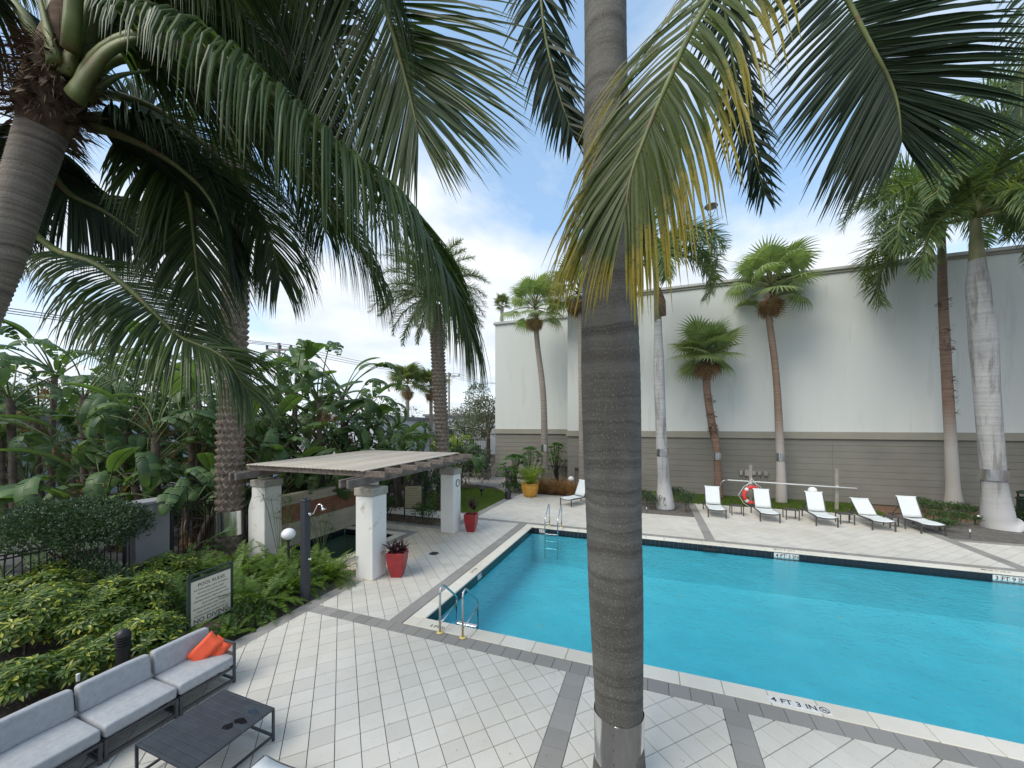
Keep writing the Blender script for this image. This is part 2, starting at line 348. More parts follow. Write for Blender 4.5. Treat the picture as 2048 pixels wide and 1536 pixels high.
M['bark_wash2'] = trunkmat('bark_wash2', (.38, .33, .28), (.28, .24, .20), (.14, .11, .09), (.46, .43, .40), 12, None, .5)
M['bark_brown'] = trunkmat('bark_brown', (.30, .20, .15), (.18, .12, .09), (.10, .06, .04), (.42, .33, .27), 9, ((.40, .38, .35), 3.0, 5.0), .5)
M['bark_red'] = trunkmat('bark_red', (.29, .185, .13), (.17, .105, .075), (.08, .05, .035), (.4, .3, .24), 9, None, .5)
M['boot'] = pmat('boot', (.27, .22, .175), (.13, .10, .08), 7, .9, .6, 50)
M['fiber'] = pmat('fiber', (.21, .145, .095), (.09, .06, .04), 12, .95, .6, 70)
M['petiole'] = pmat('petiole', (.17, .21, .06), (.10, .12, .035), 3, .55, .35, 25, spots=((.16, .10, .05), 7, .56))
M['petiole_b'] = pmat('petiole_b', (.22, .17, .10), (.14, .10, .06), 4, .6, .2, 30)
M['shaft'] = pmat('shaft', (.24, .22, .12), (.16, .17, .07), 2, .5, .15, 20)
M['lf_coco'] = leafmat('lf_coco', (.085, .135, .042), (.038, .070, .028), .42, .34, ((.20, .22, .03), 1.0, 1.3))
M['lf_yel'] = leafmat('lf_yel', (.10, .14, .025), (.055, .085, .02), .5, .42, ((.27, .225, .03), .80, 1.45), True)
M['lf_backlit'] = leafmat('lf_backlit', (.030, .055, .026), (.015, .030, .018), .5, .15, spec=.25)  # leaf green darkened so the fronds look backlit against the sky
M['lf_royal'] = leafmat('lf_royal', (.14, .21, .075), (.065, .115, .045), .4, .32, None, False, (.2, .24, .08))
M['lf_date'] = leafmat('lf_date', (.24, .29, .17), (.14, .185, .10), .5, .25)
M['lf_wash'] = leafmat('lf_wash', (.30, .37, .17), (.17, .24, .10), .4, .35, ((.26, .28, .10), 1.0, 1.4))
M['lf_dead'] = leafmat('lf_dead', (.30, .19, .10), (.17, .10, .05), .8, .3)
M['lf_straw'] = leafmat('lf_straw', (.42, .30, .17), (.26, .18, .10), .8, .3)
M['lf_sab'] = leafmat('lf_sab', (.20, .24, .09), (.11, .15, .06), .5, .3)
M['lf_strel'] = leafmat('lf_strel', (.125, .205, .075), (.05, .10, .045), .45, .35, ((.16, .13, .05), 1.3, 1.7), spec=.35)
M['lf_strel2'] = leafmat('lf_strel2', (.11, .19, .065), (.08, .14, .05), .45, .4)
M['lf_hedge'] = leafmat('lf_hedge', (.06, .11, .045), (.026, .05, .026), .38, .2)
M['lf_schef'] = leafmat('lf_schef', (.13, .21, .035), (.05, .10, .022), .35, .3, None, False, (.40, .42, .06))
M['lf_fern'] = leafmat('lf_fern', (.15, .25, .035), (.07, .13, .022), .5, .4)
M['lf_bush'] = leafmat('lf_bush', (.08, .15, .04), (.035, .07, .025), .45, .3)
M['lf_philo'] = leafmat('lf_philo', (.12, .25, .045), (.06, .14, .03), .4, .35)
M['lf_lime'] = leafmat('lf_lime', (.30, .38, .06), (.16, .24, .035), .45, .4)
M['lf_cord'] = leafmat('lf_cord', (.075, .028, .04), (.03, .015, .02), .35, .2)
M['lf_grass'] = leafmat('lf_grass', (.16, .23, .045), (.09, .15, .03), .6, .4)
M['lf_tan'] = leafmat('lf_tan', (.42, .24, .11), (.24, .14, .07), .75, .3)
M['lf_tree'] = leafmat('lf_tree', (.17, .19, .13), (.09, .11, .07), .6, .25)
M['lf_bg'] = leafmat('lf_bg', (.10, .15, .06), (.045, .075, .03), .5, .3)
M['stem'] = pmat('stem', (.13, .10, .075), (.08, .06, .045), 8, .9, .3)
M['stem_b'] = pmat('stem_b', (.17, .13, .10), (.08, .062, .05), 6, .9, .6, 30)
M['stem_g'] = pmat('stem_g', (.13, .17, .06), (.09, .12, .045), 6, .6, .1)

# ------------------------------------------------------------------ setting
def sheet(name, poly, z, mat, thick=0.0):
    m = MB(); m.add([(x, y, z) for x, y in poly], [tuple(range(len(poly)))]); o = m.build(name, mat); o['kind'] = 'structure'; return o
PX0, PX1, PY0, PY1 = 0.0, 17.0, 0.0, 7.4
SX0, SX1, SY0, SY1 = -6.72, -4.4, 1.8, 4.7
def holed(name, x0, x1, y0, y1, z, mat):
    # a ground sheet with the pool and spa left open
    xs = sorted({x0, x1, PX0-.1, PX1+.1, SX0-.05, SX1+.05}); ys = sorted({y0, y1, PY0-.1, PY1+.1, SY0-.05, SY1+.05}); m = MB()
    for i in range(len(xs)-1):
        for j in range(len(ys)-1):
            cxm, cym = (xs[i]+xs[i+1])/2, (ys[j]+ys[j+1])/2
            if PX0-.1 < cxm < PX1+.1 and PY0-.1 < cym < PY1+.1: continue
            if SX0-.05 < cxm < SX1+.05 and SY0-.05 < cym < SY1+.05: continue
            m.add([(xs[i], ys[j], z), (xs[i+1], ys[j], z), (xs[i+1], ys[j+1], z), (xs[i], ys[j+1], z)], [(0, 1, 2, 3)])
    o = m.build(name, mat); o['kind'] = 'structure'; return o
holed('ground', -900, 900, -300, 1500, -0.06, M['soil'])
# ------------------------------------------------------------------ deck of diagonal pavers
TILE, JT = 0.30, 0.009
def clip(poly, x0, x1, y0, y1):
    for ax, lim, sg in ((0, x0, 1), (0, x1, -1), (1, y0, 1), (1, y1, -1)):
        out = []; n = len(poly)
        for i in range(n):
            a, b = poly[i], poly[(i+1) % n]; da = (a[ax]-lim)*sg; db = (b[ax]-lim)*sg
            if da >= 0: out.append(a)
            if da*db < 0:
                t = da/(da-db); out.append((a[0]+(b[0]-a[0])*t, a[1]+(b[1]-a[1])*t))
        poly = out
        if len(poly) < 3: return []
    return poly
def area(p): return abs(sum(p[i][0]*p[(i+1) % len(p)][1]-p[(i+1) % len(p)][0]*p[i][1] for i in range(len(p)))/2)
def seen(x, y):
    d = Vector((x, y, 0))-CAM; dd = d.dot(CF)
    if dd < .5: return 0
    px = 1024+FPX*d.dot(CR)/dd; py = HZ+FPX*4/dd
    return 1/dd**2 if -40 < px < 2090 and py < 1570 else 0
RECTS = [(-2.55, 3.1, -6.2, -.62), (3.4, 5.33, -6.2, -.62), (5.63, 16.5, -6.2, -.62),
         (-2.55, -.64, -.32, 1.05), (-3.8, -.64, 1.05, 5.9), (-2.9, -.64, 5.9, 7.72), (-6.7, -3.8, 5.3, 5.9),
         (-2.75, 2.6, 8.02, 14.2), (2.6, 6.15, 8.02, 11.35), (6.45, 13.9, 8.02, 14.5), (14.25, 22, 8.02, 10.8),
         (-8.2, -3.1, 7.35, 8.45)]
deck = MB()
for i, (a, b, c, d) in enumerate([(-2.86, 16.9, -6.4, -.33), (-3.82, -.33, -.33, 8.02), (-6.72, -3.82, 5.28, 6.0), (-2.75, 22, 7.73, 14.5), (-8.2, -2.75, 7.3, 8.5)]):
    deck.add([(a, b*0+c, -.013-.002*i), (b, c, -.013-.002*i), (b, d, -.013-.002*i), (a, d, -.013-.002*i)], [(0, 1, 2, 3)])
deck_o = deck.build('pool_deck', M['grout']); deck_o['kind'] = 'structure'
rnd = random.Random(5)
tiles = []
cs = math.cos(PI/4)
for i in range(-70, 90):
    for j in range(-70, 90):
        u_, v_ = i*TILE, j*TILE; cx_, cy_ = (u_-v_)*cs, (u_+v_)*cs
        if not (-9 < cx_ < 23 and -7 < cy_ < 15.5): continue
        h = TILE/2-JT/2
        sq = [(cx_+(a-b)*cs, cy_+(a+b)*cs) for a, b in ((-h, -h), (h, -h), (h, h), (-h, h))]
        for k, r in enumerate(RECTS):
            if not (r[0]-.3 < cx_ < r[1]+.3 and r[2]-.3 < cy_ < r[3]+.3): continue
            g = JT/2
            p = clip(sq, r[0]+g, r[1]-g, r[2]+g, r[3]-g)
            if p and area(p) > .0008: tiles.append((seen(cx_, cy_)*area(p)**.5, cx_, cy_, p, abs(area(p)-(2*h)**2) < 1e-6, k))
tiles.sort(key=lambda t: -t[0])
full = MB().prism([((a-b)*cs, (a+b)*cs) for a, b in ((-h, -h), (h, -h), (h, h), (-h, h))], -.03, 0, .004).mesh('paver', M['paver'])
rest = MB(); warm = MB()
for n, (s, x, y, p, isfull, k) in enumerate(tiles):
    dz = rnd.uniform(-.0012, .0012); wm_ = k in (4, 6) and x < -2.2
    if n < 300:
        if isfull: link('paver', full, deck_o, loc=(x, y, dz))
        else: MB().prism([(a-x, b-y) for a, b in p], -.03, 0, .004).build('paver', M['paver'], deck_o, loc=(x, y, dz))
    elif s > 0: (warm if wm_ else rest).prism(p, -.03, dz, .004)
for q, mt in ((rest, M['paver']), (warm, M['paver_warm'])):
    o = q.build('paver', mt, deck_o); o['kind'] = 'stuff'
# grey bands: (x0,x1,y0,y1, along axis)
BANDS = [(-2.55, 16.9, -.62, -.32, 0), (3.1, 3.4, -6.2, -.62, 1), (5.33, 5.63, -6.2, -.62, 1), (-2.86, -2.55, -6.2, 1.05, 1),
         (-.64, -.34, -.32, 7.72, 1), (-2.75, 16.9, 7.72, 8.02, 0), (6.15, 6.45, 8.02, 14.5, 1), (13.9, 14.25, 8.02, 14.5, 1),
         (-3.1, -2.75, 6.2, 14.2, 1), (-6.7, -3.0, 5.9, 6.2, 0), (-3.8-.3, -3.8, 1.2, 5.3, 1), (-6.7, -4.1, 5.0, 5.3, 0), (-4.1, -3.8, 1.0, 1.2, 0),
         (14.25, 22, 10.8, 11.1, 0), (-8.2, -3.1, 8.45, 8.6, 0)]
bt = []
for (a, b, c, d, ax) in BANDS:
    lo, hi = ((a, b), (c, d))[ax]; n = max(1, round((hi-lo)/.3)); st = (hi-lo)/n
    for i in range(n):
        q = [a, b, c, d]; q[ax*2] = lo+i*st+.003; q[ax*2+1] = lo+(i+1)*st-.003; q[2-ax*2] += .003; q[3-ax*2] -= .003
        x, y = (q[0]+q[1])/2, (q[2]+q[3])/2; bt.append((seen(x, y), x, y, q[1]-q[0], q[3]-q[2]))
bt.sort(key=lambda t: -t[0]); restb = MB(); bcache = {}
for n, (s, x, y, dx, dy) in enumerate(bt):
    pl = [(-dx/2, -dy/2), (dx/2, -dy/2), (dx/2, dy/2), (-dx/2, dy/2)]
    if n < 280 and s > 0:
        k = (round(dx, 3), round(dy, 3))
        if k not in bcache: bcache[k] = MB().prism(pl, -.03, .001, .004).mesh('band_paver', M['band'])
        link('band_paver', bcache[k], deck_o, loc=(x, y, rnd.uniform(-.001, .001)))
    elif s > 0: restb.prism([(x+p, y+q) for p, q in pl], -.03, .001, .004)
o = restb.build('band_paver', M['band'], deck_o); o['kind'] = 'stuff'
# mortar bed under the bands outside the grout sheet is the ground itself
# ------------------------------------------------------------------ pool
pool = MB(); zb = -1.35; WL = -.17
pool.add([(PX0, PY0, zb), (PX1, PY0, zb), (PX1, PY1, zb), (PX0, PY1, zb)], [(0, 1, 2, 3)])
pool.add([(PX0, PY0, zb), (PX0, PY1, zb), (PX1, PY1, zb), (PX1, PY0, zb), (PX0, PY0, -.02), (PX0, PY1, -.02), (PX1, PY1, -.02), (PX1, PY0, -.02)],
         [(0, 1, 5, 4), (1, 2, 6, 5), (2, 3, 7, 6), (3, 0, 4, 7)])
pool_o = pool.build('swimming_pool', M['basin']); pool_o['kind'] = 'structure'
# stairs shelf at the left end, seen through the water
for k in range(3): MB().box((.6-k*.15, .45, -1.2+k*.3-.0), (1.2-k*.3, .88, .3-.004), bev=.01).build('corner_step', M['basin'], pool_o)
tl = MB()   # waterline tile band, single tiles
bm_ = []
for i in range(int(PX1/.15)):
    x = PX0+.075+i*.15
    bm_ += [(x, PY1-.006, -.135, .145, .012, .23), (x, PY0+.006, -.135, .145, .012, .23)]
for i in range(int(PY1/.15)):
    bm_ += [(PX0+.006, .075+i*.15, -.135, .012, .145, .23), (PX1-.006, .075+i*.15, -.135, .012, .145, .23)]
for (x, y, z, a, b, c) in bm_: tl.box((x, y, z), (a, b, c))
o = tl.build('waterline_tile', M['black_tile'], pool_o); o['kind'] = 'stuff'
cop = {}
def stone(x, y, dx, dy, name='coping_stone', mat='coping', par=pool_o, z=.012):
    k = (round(dx, 3), round(dy, 3), name)
    if k not in cop: cop[k] = MB().box((0, 0, -.0285), (dx-.007, dy-.007, .055), bev=.009).mesh(name, M[mat])
    return link(name, cop[k], par, loc=(x, y, z+rnd.uniform(-.001, .001)))
n = 0; x = PX0
while x < PX1-.01: stone(x+.3, -.155, .6, .33); stone(x+.3, PY1+.155, .6, .33); x += .6
for k in range(12): s_ = PY1/12; stone(-.155, (k+.5)*s_, .33, s_)
stone(-.155, -.155, .33, .33); stone(-.155, PY1+.155, .33, .33)
wsf = MB(); wsf.add([(PX0+.013, PY0+.013, WL), (PX1-.013, PY0+.013, WL), (PX1-.013, PY1-.013, WL), (PX0+.013, PY1-.013, WL)], [(0, 1, 2, 3)])
wat = wsf.build('pool_water', M['water']); wat['kind'] = 'structure'
for (x, y) in ((1.6, 3.3), (5.2, 6.9), (9.3, 7.0), (12.6, 6.6)):       # return jets on the floor
    MB().lathe([(0.001, .012), (.09, .012), (.11, 0)], 16).build('return_fitting', M['tile_white'], pool_o, loc=(x, y*.9, zb+.001))
MB().box((6.2, 7.35, -.165), (.42, .05, .11), bev=.01).build('skimmer_mouth', M['rubber'], pool_o)

def text_mesh(body, size, mat, parent, loc, rot, name='lettering', align='CENTER', ext=.0015, sx=1.0, bold=0):
    c = bpy.data.curves.new(name, 'FONT'); c.body = body; c.size = size; c.align_x = align; c.align_y = 'CENTER'; c.extrude = ext; c.offset = bold; c.resolution_u = 3
    t = bpy.data.objects.new('tmp', c); col.objects.link(t); dg = bpy.context.evaluated_depsgraph_get(); dg.update()
    me = bpy.data.meshes.new_from_object(t.evaluated_get(dg)); bpy.data.objects.remove(t); me.materials.clear(); me.materials.append(M[mat]); me.name = name
    o = link(name, me, parent, loc=loc, rot=rot); o.scale = (sx, 1, 1); return o
def no_dive(par, loc, rot, r):
    m = MB(); pts = [(math.cos(2*PI*i/20)*r, math.sin(2*PI*i/20)*r, 0) for i in range(21)]; m.tube(pts, r*.09, 4); m.bar((-r*.68, r*.68, 0), (r*.68, -r*.68, 0), r*.16, .003)
    m.bar((-r*.5, -r*.2, 0), (r*.45, r*.2, 0), r*.16, .003)
    return m.build('no_diving_symbol', M['ink'], par, loc=loc, rot=rot)
def marker(label, chars, x, y, z, rot, size, nodive=True, bg='tile_white', th=.012, w=None):
    """row of small ceramic tiles with one character each"""
    t = thing('depth_marker', label, 'depth marker', (x, y, z)); t.rotation_euler = rot
    n = len(chars)+(1 if nodive else 0)
    for i in range(n):
        px_ = (i-(n-1)/2)*size*1.03
        MB().box((px_, 0, -th/2+.002), (size, size, th), bev=.003).build('marker_tile', M[bg], t)
        if i < len(chars):
            if chars[i] != ' ': text_mesh(chars[i], size*.92, 'ink', t, (px_, 0, .003), (0, 0, 0), 'character', bold=.002)
        else: no_dive(t, (px_, 0, .005), (0, 0, 0), size*.38)
    return t
marker('white 4 FT 3 IN depth marker with no diving circle on the near coping', ['4', 'FT', '3', 'IN'], 6.35, -.20, .014, (0, 0, 0), .145)
marker('small depth marker reading 5 FT with no diving circle beside the near ladder', ['5', 'FT'], .42, -.22, .014, (0, 0, 0), .12, bg='coping')
marker('depth marker set in left pool coping, seen sideways, reading 5 FT', ['5', 'FT'], -.17, 2.6, .014, (0, 0, PI/2), .12, bg='coping')
marker('black and white waterline marker reading 4 FT 3 IN on the far pool wall', ['4', 'FT', '3', 'IN'], 8.35, PY1-.014, -.12, (R(90), 0, 0), .16, False)
marker('waterline marker reading 3 FT 9 IN at the right edge of the far pool wall', ['3', 'FT', '9', 'IN'], 13.35, PY1-.014, -.12, (R(90), 0, 0), .16, False)
marker('faded upside down 4 FT 3 IN marker on the far pool coping', ['4', 'FT', '3', 'IN'], 8.35, 7.56, .014, (0, 0, PI), .12, bg='coping')
marker('small waterline marker reading 5 FT near the far ladder', ['5', 'FT'], .42, PY1-.014, -.11, (R(90), 0, 0), .12, False)
marker('small waterline marker reading 5 FT on left wall of the pool', ['5', 'FT'], .014, 2.6, -.11, (R(90), 0, R(90)), .12, False)
marker('faded upside down 3 FT 9 IN marker at the far right coping', ['3', 'FT', '9', 'IN'], 13.2, 7.56, .014, (0, 0, PI), .12, bg='coping')

def ladder(label, x, y, sgn):
    t = thing('pool_ladder', label, 'pool ladder', (x, y, 0), 0 if sgn > 0 else PI, 'steel ladders of the pool')
    for k in (0, 1):
        xx = k*.49-.245
        m = MB(); pts = [(xx, -.33, .0), (xx, -.33, .74), (xx, -.31, .84), (xx, -.25, .88), (xx, -.17, .85), (xx, .24, .50), (xx, .31, .42), (xx, .33, .33), (xx, .33, -1.05)]
        m.tube(pts, .021, 10); m.build('rail', M['steel'], t, smooth=True)
        MB().tube([(xx, -.33, .17), (xx, .33, .28)], .014, 8).build('brace', M['steel'], t, smooth=True)
        MB().lathe([(.001, .03), (.035, .03), (.06, .02), (.066, .013)], 20, (xx, -.33, 0)).build('flange', M['yellow_flange'], t, smooth=True)
    for z in (-.12, -.38, -.66):
        MB().box((0, .33, z), (.45, .09, .03), bev=.008).build('tread', M['steel'], t)
    return t
ladder('steel pool ladder with yellow flanges at the near left corner', .82, -.03, 1)
ladder('steel pool ladder at the far side of the pool, partly behind the palm trunk', .85, PY1+.03, -1)

# ------------------------------------------------------------------ spa
spa = MB(); z0 = -.9
spa.add([(SX0, SY0, z0), (SX1, SY0, z0), (SX1, SY1, z0), (SX0, SY1, z0), (SX0, SY0, -.02), (SX1, SY0, -.02), (SX1, SY1, -.02), (SX0, SY1, -.02)],
        [(0, 1, 2, 3), (0, 4, 5, 1), (1, 5, 6, 2), (2, 6, 7, 3), (3, 7, 4, 0)])
spa_o = spa.build('spa_pool', M['spa_basin']); spa_o['kind'] = 'structure'
sm = MB()
for i in range(int((SY1-SY0)/.15)):
    for xx in (SX0+.006, SX1-.006): sm.box((xx, SY0+.075+i*.15, -.12), (.012, .145, .22))
for i in range(int((SX1-SX0)/.15)): sm.box((SX0+.075+i*.15, SY1-.006, -.12), (.145, .012, .22)); sm.box((SX0+.075+i*.15, SY0+.006, -.12), (.145, .012, .22))
o = sm.build('waterline_tile', M['black_tile'], spa_o); o['kind'] = 'stuff'
for k in range(6): stone(SX1+.15, SY0+(k+.5)*(SY1-SY0)/6, .3, (SY1-SY0)/6, par=spa_o)
for k in range(4): stone(SX0+(k+.5)*(SX1-SX0)/4, SY1+.15, (SX1-SX0)/4, .3, par=spa_o); stone(SX0+(k+.5)*(SX1-SX0)/4, SY0-.15, (SX1-SX0)/4, .3, par=spa_o)
stone(SX1+.15, SY1+.15, .3, .3, par=spa_o); stone(SX1+.15, SY0-.15, .3, .3, par=spa_o)
q = MB(); q.add([(SX0+.013, SY0+.013, -.16), (SX1-.013, SY0+.013, -.16), (SX1-.013, SY1-.013, -.16), (SX0+.013, SY1-.013, -.16)], [(0, 1, 2, 3)]); o = q.build('spa_water', M['spa_water']); o['kind'] = 'structure'
t = thing('spa_handrail', 'curved steel handrail at the spa edge behind the pergola column', 'handrail', (SX1+.1, 3.6, 0))
for dy in (0,): MB().tube([(.12, 0, 0), (.12, 0, .78), (.08, 0, .86), (0, 0, .88), (-.1, 0, .84), (-.34, 0, .3), (-.36, 0, -.5)], .02, 10).build('rail', M['steel'], t, smooth=True); MB().lathe([(.03, .02), (.06, .01)], 14, (.12, 0, 0)).build('flange', M['steel'], t)

# spa feature wall between the two rear columns
sw = thing('spa_wall', 'beige stone block wall with terracotta frieze behind the spa', 'wall', (-6.86, 3.6, 0))
for r_ in range(5):
    zt = [(0, .26), (.26, .52), (.52, .78), (1.37, 1.49), (1.49, 1.60)][r_]
    n = 7 if r_ % 2 else 8; W_ = 3.9; x0 = -W_/2
    for i in range(n):
        MB().box((0, x0+(i+.5)*W_/n, (zt[0]+zt[1])/2), (.22, W_/n-.005, zt[1]-zt[0]-.005), bev=.004).build('block', M['spa_wall'], sw)
MB().box((-.02, 0, .8), (.17, 3.92, 1.58)).build('wall_core', M['grout'], sw)
for i in range(9): MB().box((.01, -1.95+(i+.5)*3.9/9, 1.655), (.36, 3.9/9-.004, .10), bev=.012).build('wall_cap', M['spa_wall'], sw)
rr = random.Random(8)
for i in range(30):
    for j in range(5):
        w_ = 3.5/30; MB().box((.07+rr.uniform(0, .014), -1.75+(i+.5)*w_, .785+(j+.5)*.116), (.06, w_-.006, .110), bev=.005).build('brick', M['terracotta'], sw)

# ------------------------------------------------------------------ columns and pergola
def column(x, y, label, flare=False, w_=.55, H_=2.36):
    t = thing('pergola_column', label, 'column', (x, y, 0), group='white columns under the pergola')
    MB().box((0, 0, (H_-.2)/2), (w_, w_, H_-.2), bev=.015).build('shaft', M['stucco'], t)
    MB().box((0, 0, H_-.1), (w_+.06, w_+.06, .2), bev=.012).build('capital', M['cap'], t)
    if flare:
        m = MB(); h_ = w_*.42; pr = [(0, 0), (-.22, 0), (-.22, 1.42), (-.19, 1.58), (-.10, 1.78), (-.03, 1.95), (0, 2.1)]
        vs = [(-w_/2+a+.02, s_*h_, z) for s_ in (-1, 1) for a, z in pr]; k = len(pr)
        fs = [tuple(range(k-1, -1, -1)), tuple(range(k, 2*k))]+[(i, (i+1) % k, k+(i+1) % k, k+i) for i in range(k)]
        m.add(vs, fs); m.build('buttress', M['stucco'], t)
    return t
column(-2.58, 1.38, 'white square column at the near corner of the pergola behind a red pot')
c2 = column(-2.70, 5.78, 'white square column with a round clock at the far right pergola corner')
column(-6.55, 1.42, 'grey white column with curved buttress at left end of the spa wall', True)
column(-6.55, 5.80, 'shaded rear column behind the spa rules sign')
ck = thing('wall_clock', 'round white clock with dark rim on the far pergola column', 'clock', (-2.70+.279, 5.80, 1.83))
MB().lathe([(.001, 0), (.115, 0)], 28).build('dial', M['white'], ck, rot=(0, R(90), 0), loc=(.012, 0, 0))
MB().tube([(0, math.cos(2*PI*i/28)*.125, math.sin(2*PI*i/28)*.125) for i in range(29)], .014, 8).build('rim', M['grey_metal'], ck, smooth=True, loc=(.012, 0, 0))
MB().bar((.018, 0, 0), (.018, .02, .08), .008, .004).build('hand', M['ink'], ck); MB().bar((.018, 0, 0), (.018, .055, -.02), .008, .004).build('hand', M['ink'], ck)
pg = thing('pergola', 'weathered grey timber pergola with slatted roof over the spa', 'pergola', (-4.6, 3.6, 2.36))
def rz_(y): return 2.665+ (y-1.05)*.020 - 2.36     # rafters rise a little to the back
for xx in (-2.58, -6.55):
    for s_ in (-.12, .12):
        p0 = (xx+s_+4.6, .42-3.6, rz_(.42)-.09+.0); p1 = (xx+s_+4.6, 6.65-3.6, rz_(6.65)-.09)
        MB().bar(p0, p1, .075, .2, bev=.006).build('beam', M['wood_dk'], pg)
ny = 8
for i in range(ny):
    y = 1.12+i*(5.98-1.12)/(ny-1)
    MB().box((-4.42+4.6, y-3.6, rz_(y)+.075), (5.05, .075, .15), bev=.006).build('rafter', M['wood_dk'], pg)
nx = 30
slat_me = None
for i in range(nx):
    x = -6.78+i*(4.22)/(nx-1)
    y0, y1 = 1.0, 6.1; m = MB().bar((0, y0-3.6, rz_(y0)+.163), (0, y1-3.6, rz_(y1)+.163), .120, .024, bev=.004)
    if slat_me is None: slat_me = m.mesh('slat', M['wood_slat'])
    link('slat', slat_me, pg, loc=(x+4.6, rr.uniform(-.004, .004), rr.uniform(-.003, .003)))

# ------------------------------------------------------------------ signs
def sign(label, x, y, rz, w_, h_, zb_, mat, title, lines, foot, ztop, lw=.05, name='pool_rules_sign'):
    t = thing(name, label, 'sign', (x, y, 0), rz)       # faces local +Y reversed: board in local XZ facing -Y
    for s_ in (-1, 1):
        MB().box((s_*(w_/2+lw/2), 0, ztop/2), (lw, lw, ztop), bev=.006).build('post', M['sign_green'], t)
        MB().sphere((s_*(w_/2+lw/2), 0, ztop+.01), .02, 6).build('post_cap', M['sign_green'], t)
    MB().box((0, 0, zb_+h_/2), (w_, .03, h_), bev=.004).build('board', M[mat], t)
    for z in (zb_-.02, zb_+h_+.02): MB().box((0, 0, z), (w_, .045, .04), bev=.004).build('rail', M['sign_green'], t)
    MB().box((0, 0, ztop-.02), (w_, .03, .03), bev=.004).build('rail', M['sign_green'], t)
    gap = ztop-.04-(zb_+h_+.04)
    if gap > .02:
        m = MB()
        for i in range(7):
            xx = -w_/2+w_*(i+.5)/7; m.tube([(xx+math.cos(a*PI/4)*gap*.42, 0, zb_+h_+.04+gap/2+math.sin(a*PI/4)*gap*.42) for a in range(9)], .005, 4)
        m.build('scrollwork', M['sign_green'], t)
    text_mesh(title[0], title[1], 'ink', t, (0, -.017, zb_+h_*.885), (R(90), 0, 0), 'title')
    n = len(lines); tb = zb_+h_*(.20 if foot else .06); tt = zb_+h_*.78
    for i, ln in enumerate(lines):
        text_mesh(ln, title[2], 'ink', t, (0, -.017, tt-(tt-tb)*i/max(1, n-1)), (R(90), 0, 0), 'text_line', ext=.001)
    if foot: text_mesh(foot[0], foot[1], 'ink', t, (0, -.017, zb_+h_*.095), (R(90), 0, 0), 'warning', bold=.001)
    return t
sign('cream pool rules sign with NO DIVING in a dark green frame behind the sofa', -3.58, -1.88, R(90)+R(5), .74, .84, .26, 'sign_cream', ('POOL RULES', .088, .036),
     ['NO FOOD, DRINK, GLASS OR ANIMALS', 'IN POOL OR ON POOL DECK.', 'SHOWER BEFORE ENTERING POOL.', 'CHILDREN UNDER TWELVE MUST HAVE', 'ADULT SUPERVISION.', 'MAXIMUM BATHING LOAD: 28 PERSONS', 'POOL HOURS: DAWN TO DUSK', 'MAXIMUM WATER TEMPERATURE 104'], ('NO DIVING', .125), 1.24)
sign('tan spa rules sign in a black frame beyond the pergola', -5.05, 6.75, R(28), .68, .92, .50, 'sign_tan', ('SPA RULES', .075, .05),
     ['MAXIMUM WATER TEMPERATURE IS 104', 'SPA HOURS: DAWN TO DUSK', 'SHOWER BEFORE ENTERING SPA', 'PREGNANT WOMEN, SMALL CHILDREN', 'PEOPLE WITH HEALTH PROBLEMS', 'AND PEOPLE USING ALCOHOL', 'SHOULD NOT USE THE SPA', 'WITHOUT CONSULTING A DOCTOR'], None, 1.55, name='spa_rules_sign')

# ------------------------------------------------------------------ shower post
t = thing('shower_post', 'square dark grey shower post with chrome shower head beside the ferns', 'outdoor shower', (-3.0, -.28, 0))
MB().box((0, 0, 1.13), (.15, .15, 2.26), bev=.008).build('post', M['post_metal'], t)
MB().box((0, 0, 2.285), (.17, .17, .04), bev=.008).build('cap', M['post_metal'], t); MB().sphere((0, 0, 2.33), .032, 8).build('finial', M['post_metal'], t, smooth=True)
d = Vector((math.cos(R(20)), math.sin(R(20)), 0))
def sp(a, z): return tuple(d*a+Vector((0, 0, z)))
MB().tube([sp(.075, 1.97), sp(.13, 1.97)], [.05, .03], 12).build('escutcheon', M['chrome'], t, smooth=True)
MB().tube([sp(.1, 1.97), sp(.16, 1.97), sp(.19, 2.0), sp(.27, 2.17), sp(.30, 2.19), sp(.36, 2.19), sp(.38, 2.17)], .012, 8).build('shower_arm', M['chrome'], t, smooth=True)
MB().tube([sp(.375, 2.18), sp(.385, 2.13), sp(.40, 2.10), sp(.42, 2.06)], [.014, .02, .028, .075], 14).build('shower_head', M['chrome'], t, smooth=True)
MB().tube([sp(.075, .95), sp(.12, .95)], .03, 10).build('valve', M['chrome'], t)

